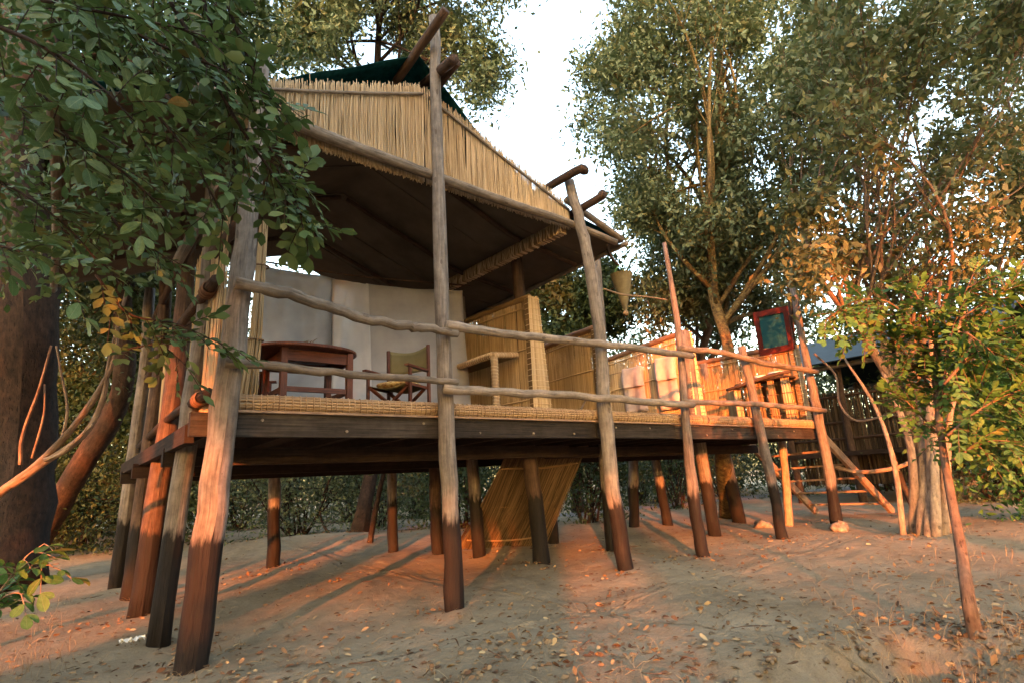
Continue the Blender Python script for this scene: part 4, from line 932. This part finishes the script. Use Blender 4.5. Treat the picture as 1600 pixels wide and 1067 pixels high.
# bushes behind
def bush(label, px, py, dist, wpx, hpx, leaf=LEAF_BUSH, n=2600, Ls=.13, group='bushes behind the deck', stems=7, Wr=.45, cat='bush'):
    c = atD(px, py, dist); c[2] = float(ground_h(c[0], c[1])) ; k = dist / FPX; R = wpx * k / 2; Hh = hpx * k
    root = thing('bush', label, cat, c, group); mb_ = MB(); cs = []
    for s_ in range(stems):
        a = random.random() * 6.283; q = R * random.uniform(.2, 1.0); e = c + np.array([q * math.cos(a), q * math.sin(a) * .7, Hh * random.uniform(.5, 1.0)])
        P = curve_to(c + rng.normal(0, .12, 3) * [1, 1, 0] - [0, 0, .05], e, 5, .15); mb_.tube(P, taper(5, .035, .01), 5, .04, sub=2)
        m_ = n // stems
        for j in range(6):
            ce = P[2 + j % 3] + rng.normal(0, 1, 3) * np.array([R * .38, R * .3, Hh * .2]); mm_ = m_ // 6
            cs.append(ce + rng.normal(0, 1, (mm_, 3)) * np.array([R * .22, R * .2, Hh * .15]))
            mb_.tube(curve_to(P[2 + j % 3], ce, 3, .15), [.012, .009, .005], 4, cap=False)
    mb_.build('stems', BARK, root)
    cs = np.concatenate(cs); cs[:, 2] = np.maximum(cs[:, 2], c[2] + .05)
    leaf_mesh('foliage', cs, Ls * rng.uniform(.6, 1.3, len(cs)), Wr, leaf, root); return root
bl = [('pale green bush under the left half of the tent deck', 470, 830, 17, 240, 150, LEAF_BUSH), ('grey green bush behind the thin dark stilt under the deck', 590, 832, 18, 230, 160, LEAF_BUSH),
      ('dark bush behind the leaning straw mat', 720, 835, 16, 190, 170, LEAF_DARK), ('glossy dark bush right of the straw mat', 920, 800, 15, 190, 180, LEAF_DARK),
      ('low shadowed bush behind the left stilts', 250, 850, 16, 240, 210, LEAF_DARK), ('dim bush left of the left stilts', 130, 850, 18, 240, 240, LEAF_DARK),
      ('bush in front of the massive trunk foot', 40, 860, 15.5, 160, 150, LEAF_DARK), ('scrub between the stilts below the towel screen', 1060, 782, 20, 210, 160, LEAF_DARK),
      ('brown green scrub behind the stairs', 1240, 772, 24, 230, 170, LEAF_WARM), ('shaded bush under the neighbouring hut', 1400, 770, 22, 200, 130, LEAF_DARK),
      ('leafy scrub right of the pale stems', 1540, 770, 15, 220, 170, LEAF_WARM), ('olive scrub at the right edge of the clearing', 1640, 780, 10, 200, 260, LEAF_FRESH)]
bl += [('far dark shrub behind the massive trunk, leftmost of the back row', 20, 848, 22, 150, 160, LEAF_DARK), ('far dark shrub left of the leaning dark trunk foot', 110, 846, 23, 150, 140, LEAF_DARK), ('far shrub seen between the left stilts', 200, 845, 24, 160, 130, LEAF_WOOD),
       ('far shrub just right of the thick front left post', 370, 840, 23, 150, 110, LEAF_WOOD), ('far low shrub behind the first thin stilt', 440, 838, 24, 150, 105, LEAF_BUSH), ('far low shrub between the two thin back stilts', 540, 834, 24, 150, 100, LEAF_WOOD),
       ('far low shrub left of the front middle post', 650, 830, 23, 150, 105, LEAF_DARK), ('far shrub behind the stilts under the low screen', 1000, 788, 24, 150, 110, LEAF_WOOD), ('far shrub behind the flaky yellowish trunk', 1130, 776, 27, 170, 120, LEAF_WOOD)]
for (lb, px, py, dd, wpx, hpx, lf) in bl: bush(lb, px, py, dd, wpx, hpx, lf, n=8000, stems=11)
# thin young trees in the shade behind the deck
for (lb, L, dd, r) in (('thin dark sapling under the left half of the deck', [(452, 838), (448, 780), (462, 700), (470, 560)], 17, .10), ('slanting sapling between two thin stilts', [(575, 856), (590, 780), (603, 720), (620, 600)], 14, .07), ('bent sapling left of the thin stilt', [(520, 838), (500, 800), (520, 740), (560, 690)], 18, .04)):
    rt = thing('sapling', lb, 'tree', atZ(*L[0]), 'saplings behind the deck'); P = [atZ(*L[0]) - np.array([0, 0, .1])] + [atD(a, b_, np.linalg.norm((atZ(*L[0]) - O)) * .93) for a, b_ in L[1:]]
    pole('trunk', P, r, r * .5, BARK, rt, 8, .05)
    cs = P[-1] + rng.normal(0, .5, (900, 3)); leaf_mesh('crown', cs, .13 * rng.uniform(.6, 1.3, 900), .45, LEAF_DARK, rt)
# a far belt of woodland closing the view
b = []; far = thing('x', 'x', 'x'); bpy.data.objects.remove(far)
cs = []
for k in range(760):
    a_ = random.uniform(-16, 92); az = math.radians(a_); d_ = random.uniform(26, 46); p = np.array([math.sin(az) * d_, math.cos(az) * d_, random.uniform(.3, 12 if a_ < 32 else 8.5)])
    cs.append(p + rng.normal(0, 1, (200, 3)) * [1.2, 1.2, 1.0])
for k in range(900):  # unseen belt behind the camera, added to block low sky light, low towards the sun
    a_ = random.uniform(88, 346); off = abs(a_ - math.degrees(SUN_AZ) % 360); az = math.radians(a_); d_ = random.uniform(28, 44); top_ = 13 if off > 24 else 3.2
    p = np.array([math.sin(az) * d_, math.cos(az) * d_, random.uniform(.2, top_)]); cs.append(p + rng.normal(0, 1, (110, 3)) * [1.5, 1.5, 1.1 if off > 24 else .5])
n_f = 760 * 200; n_b = 900 * 110; sz_ = np.concatenate([np.full(n_f, .30), np.full(n_b, .55)])
cs = np.concatenate(cs); sz_ = sz_ * rng.uniform(.6, 1.3, len(cs)); fr_ = leaf_frames(len(cs)); ii = np.arange(len(cs)); keep = np.where(ii < n_f, ii % 4 != 0, ii % 2 == 0); sz_ = np.where(ii < n_f, sz_ * 1.08, sz_ * 1.25)
wd_ = leaf_mesh('far_woodland', cs[keep], sz_[keep], .45, LEAF_WOOD, None, (fr_[0][keep], fr_[1][keep])); wd_['kind'] = 'stuff'; wd_['label'] = 'far woodland closing the view behind the huts, with an unseen light blocking belt added behind the viewer'

# ------------------------------------------------------------------ near foliage, top left
LEAF_SHAPE = [(0, 0), (.12, .10), (.32, .20), (.55, .265), (.75, .25), (.90, .16), (1.0, 0)]     # obovate half outline
def leaf_data(name, mat, fold=.10, curl=.14, w=1.0):
    v = []; F = []; n_ = len(LEAF_SHAPE)
    for (x, y) in LEAF_SHAPE: v.append((x, 0, -curl * x * x))
    for s_ in (1, -1):
        for (x, y) in LEAF_SHAPE: v.append((x, s_ * y * w, fold * y * 2 - curl * x * x + .015 * math.sin(x * 14)))
    for i in range(n_ - 1):
        for s_ in (0, 1):
            o_ = n_ * (1 + s_); q_ = (i, o_ + i, o_ + i + 1, i + 1); q_ = q_ if s_ else q_[::-1]
            F.append(q_)
    me = bpy.data.meshes.new(name); me.from_pydata(v, [], F); me.validate(); me.shade_smooth(); me.materials.append(mat); return me
def compound(base, d, up, n, L, lw, out):
    """pinnate leaf: pairs of leaflets along a drooping stalk; appends (pos, dir, normal, length)"""
    d = d / np.linalg.norm(d); side = np.cross(d, up); side /= np.linalg.norm(side); up = np.cross(side, d); P = []
    for k in range(n):
        t = (k + 1) / n; p = base + d * L * t + np.array([0, 0, -.25 * L * t * t]); P.append(p)
        for s_ in (-1, 1):
            if k == n - 1 and s_ > 0: dd_ = d + rng.normal(0, .15, 3)
            else: dd_ = d * random.uniform(.35, .8) + side * s_ * random.uniform(.6, 1.0) + up * random.uniform(-.25, .15)
            nn = up + rng.normal(0, .28, 3)
            out.append((p, dd_, nn, lw * random.uniform(.7, 1.25) * (.75 + .4 * t)))
    return [base] + P
def leafy_branches(name, label, cat, branches, mat_obj, mat_bulk, bark, origin, step=.10, L=.26, pairs=4, lw=.115, n_single=300, side_amt=.5, trunk=None, extra_bulk=None):
    root = thing(name, label, cat, origin); tw = MB(); out = []
    if trunk is not None: tw.tube(trunk[0], trunk[1], 12, .05, sub=5)
    for (L_, dd, r) in branches:
        P = np.array([atD(a, b_, dd if np.ndim(dd) == 0 else dd[i]) for i, (a, b_) in enumerate(L_)]); P, R_ = spline(P, taper(len(P), r, r * .3), 6); tw.tube(P, R_, 6, .04)
        ln_ = np.concatenate([[0], np.cumsum(np.linalg.norm(np.diff(P, axis=0), axis=1))]); s_ = .05; sg = 1
        while s_ < ln_[-1]:
            p = np.array([np.interp(s_, ln_, P[:, k]) for k in range(3)]); j = min(int(np.searchsorted(ln_, s_)), len(P) - 1); t_ = P[j] - P[max(j - 1, 0)]; t_ = t_ / (np.linalg.norm(t_) + 1e-9)
            rnd = rng.normal(0, 1, 3); rnd[2] -= .3; dd_ = t_ * random.uniform(.2, .8) + rnd * side_amt
            st_ = compound(p, dd_, np.array([.1, -.25, 1.0]) + rng.normal(0, .3, 3), pairs, L * random.uniform(.7, 1.2), lw, out)
            tw.tube(st_, [.004] + [.003] * (len(st_) - 1), 4, cap=False); s_ += step * random.uniform(.6, 1.4)
    tw.build('branches', bark, root)
    # the largest in view are single leaves, the rest one mass
    def key(q):
        c_ = M.T @ (q[0] - O); return c_[2] if c_[2] > .3 and abs(c_[0] / c_[2]) < .95 and abs(c_[1] / c_[2]) < .63 else 99
    out.sort(key=key); kinds = [leaf_data('leaf', mat_obj, .10, .12), leaf_data('leaf', mat_obj, .22, .28, .85), leaf_data('leaf', mat_obj, .05, -.06, 1.1), leaf_data('leaf', mat_obj, .3, .1, .75), leaf_data('leaf', mat_obj, -.08, .4, 1.0), leaf_data('leaf', mat_obj, .15, .5, .95)]
    for (p, d, nn, l_) in out[:n_single]:
        x = V(d).normalized(); z = V(nn); y = z.cross(x).normalized(); z = x.cross(y)
        mt = Matrix((x, y, z)).transposed().to_4x4(); mt = Matrix.Translation(V(p)) @ mt @ Matrix.Scale(l_, 4)
        o = bpy.data.objects.new('leaf', random.choice(kinds)); scene.collection.objects.link(o); o.parent = root; o.matrix_parent_inverse = root.matrix_basis.inverted(); o.matrix_basis = mt
    rest = out[n_single:]
    if rest:
        c_ = np.array([q[0] for q in rest]); d = unit(np.array([q[1] for q in rest])); nn = np.array([q[2] for q in rest]); nn = unit(nn - d * (nn * d).sum(1)[:, None]); l_ = np.array([q[3] for q in rest])
        ll = leaf_mesh('foliage', c_, l_, .52, mat_bulk, root, (d, nn), True); ll['kind'] = 'stuff'
    if extra_bulk is not None:
        ll = leaf_mesh('foliage', extra_bulk, lw * rng.uniform(.7, 1.2, len(extra_bulk)), .5, mat_bulk, root, None, True); ll['kind'] = 'stuff'
    return root
nb = [([(60, -60), (150, 60), (230, 160), (300, 250), (352, 345)], 3.5, .016), ([(230, -60), (310, 80), (370, 190), (425, 270), (480, 350)], 3.7, .016),
      ([(-60, 120), (80, 200), (180, 260), (265, 335)], 3.3, .016), ([(-60, 20), (60, 70), (150, 130), (210, 190)], 2.9, .014), ([(330, -60), (375, 60), (410, 140), (440, 165)], 4.0, .014),
      ([(300, -60), (330, 40), (360, 140), (365, 240), (375, 310)], 3.9, .014), ([(120, -60), (180, 30), (270, 80), (350, 110), (420, 150)], 3.6, .014), ([(-60, 260), (30, 300), (110, 360), (160, 420)], 3.9, .012),
      ([(-60, 370), (20, 390), (60, 405), (105, 420)], 3.0, .010), ([(150, 430), (200, 490), (270, 505), (330, 530), (365, 545)], 4.2, .010), ([(150, 300), (190, 360), (240, 390), (270, 410)], 4.3, .012),
      ([(20, 120), (110, 180), (200, 240), (290, 290)], 4.2, .012), ([(360, 20), (400, 110), (430, 210), (455, 280)], 4.1, .012), ([(60, 0), (160, 20), (260, 40), (330, 60)], 3.3, .012), ([(260, 150), (330, 230), (400, 280), (440, 330)], 4.2, .012),
      ([(420, 230), (455, 275), (480, 300)], 3.7, .008), ([(430, 260), (460, 310), (480, 360)], 3.8, .008), ([(200, 545), (250, 540), (290, 570)], 4.3, .008)]
eb = []
for k in range(150):
    x, y = random.uniform(-80, 420), random.uniform(-80, 420)
    if x > 340 or x > 270 and y > 220 or x > 170 and y > 330: continue
    eb.append(atD(x, y, random.uniform(4.2, 5.4) if x > 200 else random.uniform(4.2, 6.5)) + rng.normal(0, .2, (30, 3)))
ntk = np.array([(-2.6, 2.6, -.1), (-2.5, 2.7, 1.6), (-2.0, 3.0, 3.4), (-1.2, 3.4, 4.6), (-.2, 3.8, 5.3), (.8, 4.0, 5.5)])
leafy_branches('overhanging_tree', 'near tree hanging broad dark green leaves over the left of the tent', 'tree', nb, LEAF_NEAR_OBJ, LEAF_NEAR, BARK, ntk[0], step=.06, L=.25, pairs=4, lw=.10, trunk=(ntk, taper(6, .24, .05)), extra_bulk=np.concatenate(eb))

# small leafy plant bottom left
pl = [([(-30, 960), (10, 910), (40, 870), (70, 848)], 3.6, .008), ([(-30, 930), (20, 900), (60, 885), (92, 880)], 3.6, .007), ([(-30, 980), (-5, 940), (25, 925), (40, 935)], 3.5, .007)]
leafy_branches('leafy_seedling', 'small bright green plant at the lower left edge', 'plant', pl, LEAF_FRESH_OBJ, LEAF_FRESH, PALEBARK, gpt(-60, 1060), step=.07, L=.12, pairs=2, lw=.10, n_single=120, trunk=(np.array([gpt(-60, 1060), atD(-40, 990, 3.6), atD(-30, 950, 3.6)]), taper(3, .012, .008)))

# slender young tree at the right
rb_ = [([(1465, 650), (1450, 560), (1400, 480), (1340, 470), (1290, 500)], 5.2, .014), ([(1470, 640), (1480, 560), (1500, 480), (1520, 430)], 5.0, .014), ([(1475, 600), (1530, 540), (1590, 500), (1640, 480)], 4.8, .014), ([(1465, 620), (1420, 560), (1380, 520), (1330, 520)], 5.3, .012),
       ([(1480, 680), (1530, 640), (1590, 610), (1640, 600)], 4.7, .012), ([(1485, 720), (1540, 690), (1600, 690)], 4.6, .010), ([(1470, 560), (1440, 480), (1420, 440)], 5.2, .012), ([(1500, 500), (1560, 460), (1620, 440)], 4.9, .012), ([(1478, 690), (1440, 650), (1410, 620)], 5.2, .010), ([(1510, 520), (1570, 560), (1620, 560)], 4.7, .010)]
g0 = gpt(1525, 1000)
sp_ = np.array([g0, atD(1512, 930, 3.7), atD(1500, 850, 4.1), atD(1478, 730, 4.7), atD(1466, 640, 5.0), atD(1462, 540, 5.2), atD(1470, 440, 5.4)])
leafy_branches('slender_sapling', 'slender young tree with yellow green leaves in the right foreground', 'tree', rb_, LEAF_FRESH_OBJ, LEAF_FRESH, BROWNBARK, g0, step=.019, L=.22, pairs=5, lw=.07, n_single=300, side_amt=.75, trunk=(sp_, np.array([.046, .040, .036, .030, .024, .018, .012])))

# bare pale branch bottom left
bb_ = thing('bare_shrub', 'bare pale forked branch curving up at the left edge', 'shrub', gpt(-60, 860))
def br(L_, dd, r0, r1): pole('branch', [atD(a, b_, dd) for a, b_ in L_], r0, r1, PALEBARK, bb_, 8, .05)
br([(-90, 850), (-40, 800), (10, 762), (70, 715), (135, 640), (175, 570), (185, 520)], 4.6, .045, .012)
br([(20, 757), (70, 722), (130, 680), (160, 625), (172, 560), (198, 455)], 4.6, .032, .012)
br([(70, 718), (100, 705), (145, 662)], 4.55, .02, .012); br([(32, 725), (35, 680), (60, 610), (80, 540)], 4.7, .016, .008); br([(95, 690), (105, 640), (95, 580), (88, 540)], 4.7, .012, .007); br([(50, 715), (68, 650), (70, 600)], 4.75, .010, .006)
m = MB(); m.tube([gpt(-60, 1060) + [-.6, .3, 0], atD(-140, 950, 4.6), atD(-90, 850, 4.6)], [.05, .048, .045], 8); m.build('stem', PALEBARK, bb_)

# ------------------------------------------------------------------ unseen trees and scrub behind the camera, set there to shade the place
ux, uy = 0.6893, 0.7245
def behind(dist, s_): return np.array([-ux * dist + uy * s_, -uy * dist - ux * s_, -.1])
def shade(label, dist, s_, r, zlo, zhi, R, nblob, per=40, Ls=.22):
    p = behind(dist, s_); b = []
    for k in range(nblob):
        a = random.random() * 6.283; q = R * math.sqrt(random.random()); b.append((p + np.array([q * math.cos(a), q * math.sin(a), random.uniform(zlo, zhi)]), random.uniform(.9, 1.4)))
    make_tree('woodland_tree', label, 'tree', [p, p + [.1, 0, zlo * .5], p + [0, .15, zlo], p + [.2, .1, zhi]], r, r * .4, b, LEAF_GREY, BARK, 'woodland trees behind the viewer', nsub=10, per=per, Ls=Ls, Wr=.55, spread=.5, start=.55)
shade('thick trunked tree standing close behind the viewer', 8.5, -.45, .40, 3.4, 7.5, 2.6, 31, 100, .24)
shade('broad tree behind the viewer at the far left', 15, -9.0, .35, 3.4, 17, 3.8, 48, 70, .36)
shade('broad tree behind the viewer left of the thick trunk', 17, -4.0, .35, 6.2, 16, 3.6, 34, 70, .36)
shade('tall tree directly behind the viewer', 19, -.9, .3, 8.3, 17, 3.6, 34, 70, .36)
shade('broad tree behind the viewer right of the thick trunk', 17, 5.6, .35, 9.2, 17, 3.8, 36, 70, .36)
shade('broad tree behind the viewer at the far right', 15, 12.5, .35, 4.6, 15, 3.6, 40, 80, .36)
shade('smaller tree behind the viewer between the two broad right ones', 15, 9.3, .2, 5.4, 9.5, 1.6, 22, 80, .32)
shade('tall tree far behind the viewer to the left', 27, -6.5, .45, 9.5, 22, 4.6, 64, 50, .52)
shade('very tall tree far behind the viewer', 28, 1.2, .45, 13, 21.5, 4.2, 46, 50, .52)
shade('tall tree far behind the viewer to the right', 27, 8, .45, 12.5, 21.5, 4.6, 50, 50, .52)

for (lb, dist, s_, w_, h_) in (('unseen low scrub added for shade behind the viewer on the right', 4.2, 1.5, 1.1, 1.45), ('unseen low scrub added for shade behind the viewer farther right', 4.6, 3.4, 1.0, 1.35), ('unseen low scrub added for shade behind the viewer on the left', 4.6, -1.6, .9, 1.3), ('unseen low scrub added for shade behind the viewer farther left', 4.9, -3.1, .9, 1.2)):  # unseen bushes added to keep sun off the near ground
    p = behind(dist, s_); p[2] = 0; root = thing('scrub', lb, 'bush', p, 'shade scrub added behind the viewer'); mb_ = MB(); cs = []
    for k in range(9):
        e = p + np.array([random.gauss(0, w_ * .5), random.gauss(0, w_ * .5), h_ * random.uniform(.4, .95)]); mb_.tube(curve_to(p, e, 4, .15), taper(4, .02, .006), 5); cs.append(e + rng.normal(0, 1, (300, 3)) * [.36, .36, .2])
    mb_.build('stems', BARK, root); cs = np.concatenate(cs); leaf_mesh('foliage', cs, .1 * rng.uniform(.6, 1.3, len(cs)), .5, LEAF_GREY, root)

# ------------------------------------------------------------------ ground litter
def scatter(n, seedpts=None):
    P = []
    while len(P) < n:
        px, py = random.uniform(-60, 1660), random.uniform(800, 1120) if random.random() < .7 else random.uniform(775, 860)
        v = ray(px, py)
        if v[2] > -.01: continue
        p = O + v * (-CAM_H / v[2])
        if np.hypot(p[0], p[1]) < 34 and p[1] > .3: P.append((p[0], p[1]))
    P = np.array(P); return np.c_[P, ground_h(P[:, 0], P[:, 1]) + .008]
c = scatter(5200); n = len(c); d = rng.normal(0, 1, (n, 3)); d[:, 2] *= .15; nn = rng.normal(0, .35, (n, 3)); nn[:, 2] += 1; d = unit(d); nn = unit(nn - d * (nn * d).sum(1)[:, None])
o = leaf_mesh('leaf_litter', c, .05 * rng.uniform(.4, 1.4, n), .5, LITTER, None, (d, nn), True); o['kind'] = 'stuff'; o['label'] = 'small dry fallen leaves strewn over the sand'
c = []
for (bx_, by_) in [(.95, 5.1), (3.13, 4.97), (5.35, 4.8), (7.0, 4.85), (9.7, 5.05), (12.6, 5.4), (5.5, 6.5), (5.67, 8.2), (2.99, 10.3), (.85, 6.1), (.85, 7.6), (10.8, 3.4), (4.9, 1.4), (7.1, 6.5), (9.5, 6.2), (6.5, 9.0)]:
    k = random.randint(30, 70); a = rng.uniform(0, 6.283, k); q_ = np.abs(rng.normal(.28, .22, k)); c.append(np.c_[bx_ + q_ * np.cos(a), by_ + q_ * np.sin(a)])
for k in range(34):
    q_ = atZ(random.uniform(300, 1500), random.uniform(840, 1040)); n_ = random.randint(8, 34); c.append(q_[:2] + rng.normal(0, .22, (n_, 2)) * [1.5, .6])
c = np.concatenate(c); c = np.c_[c, ground_h(c[:, 0], c[:, 1]) + .01]; n = len(c); d = rng.normal(0, 1, (n, 3)); d[:, 2] *= .25; nn = rng.normal(0, .5, (n, 3)); nn[:, 2] += 1; d = unit(d); nn = unit(nn - d * (nn * d).sum(1)[:, None])
o = leaf_mesh('leaf_litter', c, .06 * rng.uniform(.4, 1.3, n), .5, LITTER, None, (d, nn), True); o['kind'] = 'stuff'; o['label'] = 'drifts of dry leaves gathered round the posts'
for k in range(46):
    q_ = atZ(random.uniform(100, 1560), random.uniform(850, 1060)); a = random.random() * 6.283; l_ = random.uniform(.06, .3); z_ = float(ground_h(q_[0], q_[1])) + .012
    P = [np.array([q_[0] + l_ * (t - .5) * math.cos(a) + random.gauss(0, .008), q_[1] + l_ * (t - .5) * math.sin(a) + random.gauss(0, .008), z_ + random.uniform(0, .012)]) for t in (0, .35, .7, 1)]
    m = MB(); m.tube(P, taper(4, random.uniform(.003, .007), .002), 5, sub=2); m.build('twig', BROWNBARK, ground)
kinds = [leaf_data('leaf', LITTER_OBJ, .25, -.3), leaf_data('leaf', LITTER_OBJ, .35, .3, .9), leaf_data('leaf', LITTER_OBJ, .12, -.5, 1.2)]
c = scatter(700); c = c[np.argsort(np.hypot(c[:, 0], c[:, 1]))][:170]
for p in c:
    o = bpy.data.objects.new('leaf', random.choice(kinds)); scene.collection.objects.link(o); o.parent = ground
    o.location = (p[0], p[1], p[2] + .004); o.rotation_euler = (random.gauss(0, .25) + (3.14 if random.random() < .3 else 0), random.gauss(0, .2), random.random() * 6.28); s_ = random.uniform(.03, .075); o.scale = (s_, s_, s_)
# dry straw
mbs = MB(); c = scatter(1300)
for p in c:
    if random.random() > .35 + .65 * (math.sin(p[0] * 2.1) * math.sin(p[1] * 1.7) > 0): continue
    k = random.randint(1, 3)
    for j in range(k):
        a = random.random() * 6.283; l_ = random.uniform(.04, .16); e = np.array([math.cos(a) * l_, math.sin(a) * l_, random.uniform(.0, .08)]); b0 = p + rng.normal(0, .02, 3) * [1, 1, 0]
        mbs.tube([b0, b0 + e * .5 + [0, 0, .015], b0 + e], [.0014, .0012, .0007], 3, cap=False)
o = mbs.build('dry_straw', STRAW); o['kind'] = 'stuff'; o['label'] = 'scattered dry grass stalks on the sand'
c = []
for k in range(700):
    q_ = atZ(random.uniform(1330, 1660), random.uniform(965, 1100)); c.append((q_[0], q_[1]))
c = np.array(c); c = np.c_[c, ground_h(c[:, 0], c[:, 1]) + .012]; n = len(c); d = rng.normal(0, 1, (n, 3)); d[:, 2] *= .4; nn = rng.normal(0, .7, (n, 3)); nn[:, 2] += 1; d = unit(d); nn = unit(nn - d * (nn * d).sum(1)[:, None])
o = leaf_mesh('leaf_litter', c, .055 * rng.uniform(.4, 1.4, n), .45, LITTER, None, (d, nn), True); o['kind'] = 'stuff'; o['label'] = 'brown leaf litter heaped in the near right corner'
# standing dry grass and rubble in the near right corner
mbs = MB()
for k in range(520):
    px, py = random.choice([(random.uniform(1340, 1660), random.uniform(960, 1100)), (random.uniform(1380, 1660), random.uniform(985, 1100)), (random.uniform(1250, 1640), random.uniform(880, 1080)), (random.uniform(1380, 1640), random.uniform(800, 900)), (random.uniform(-30, 120), random.uniform(930, 1080))])
    p = gpt(px, py) + [0, 0, .12]; h_ = random.uniform(.03, .15); q_ = rng.normal(0, .35, 2) * h_
    mbs.tube([p, p + [q_[0] * .4, q_[1] * .4, h_ * .6], p + [q_[0], q_[1], h_]], [.0018, .0014, .0007], 3, cap=False)
o = mbs.build('dry_grass', STRAW); o['kind'] = 'stuff'; o['label'] = 'thin dry grass standing in the right foreground'
def lump(p, s_, seed, mat, name, parent=None):
    r_ = np.random.default_rng(seed); nu, nv = 12, 8; v = []; a0 = r_.uniform(0, 6, 6)
    for i in range(nv):
        b_ = (i / (nv - 1) - .5) * math.pi
        for k in range(nu):
            a = k / nu * 6.283; q = 1 + .22 * math.sin(2 * a + a0[0] + b_) + .14 * math.sin(3 * a + a0[1] - 2 * b_) + .1 * math.sin(5 * a + a0[2] + 3 * b_)
            v.append((p[0] + s_[0] * q * math.cos(a) * math.cos(b_), p[1] + s_[1] * q * math.sin(a) * math.cos(b_), p[2] + s_[2] * q * math.sin(b_)))
    mm = MB(); mm.add(v, [(i * nu + k, i * nu + (k + 1) % nu, (i + 1) * nu + (k + 1) % nu, (i + 1) * nu + k) for i in range(nv - 1) for k in range(nu)]); return mm, name, mat
mm = MB()
for k in range(240):
    t_, n_ = random.uniform(-.2, 1.9), -abs(random.gauss(0, .22)) + .03
    p = np.array([3.3 + t_ * .917 + n_ * .398, 2.12 - t_ * .398 + n_ * .917, 0]); p[2] = float(ground_h(p[0], p[1])); s_ = random.uniform(.006, .03) * (1.6 if random.random() < .12 else 1); q, _, _ = lump(p, (s_, s_ * .8, s_ * .6), k, None, '')
    mm.add(q.v[0], q.f)
o = mm.build('rubble', CLOD); o['kind'] = 'stuff'; o['label'] = 'loose clods and pebbles below the cut bank in the near right corner'
for (px, py, s_, lb) in ((1312, 826, (.2, .16, .11), 'pale concrete lump at the foot of the end post'), (1192, 826, (.2, .15, .10), 'small pale stone at the foot of the thick orange stilt'), (1520, 758, (.5, .35, .25), 'grey boulder right of the pale stems')):
    p = atZ(px, py); p[2] = float(ground_h(p[0], p[1])) + s_[2] * .4; q, _, _ = lump(p, s_, int(px), None, ''); tag(q.build('stone', ROCK), lb, 'stone', 'stones by the posts')
# crumpled white paper
p = atZ(205, 1012); v = []; nu = 10
for i in range(nu):
    for j in range(5): v.append((p[0] - .09 + .02 * i + random.gauss(0, .004), p[1] - .03 + .016 * j * (1.4 - abs(i - 4.5) * .1 if i not in (4, 5) else .5), .06 + float(ground_h(p[0], p[1])) + .02 * math.sin(i * 1.9) * math.cos(j * 1.4) + random.uniform(0, .008)))
m = MB(); m.add(v, [(i * 5 + j, (i + 1) * 5 + j, (i + 1) * 5 + j + 1, i * 5 + j + 1) for i in range(nu - 1) for j in range(4)]); o = m.build('paper_scrap', PAPER, None, False); o.modifiers.new('thick', 'SOLIDIFY').thickness = .002
tag(o, 'crumpled white paper scrap on the sand near the left stilts', 'paper')
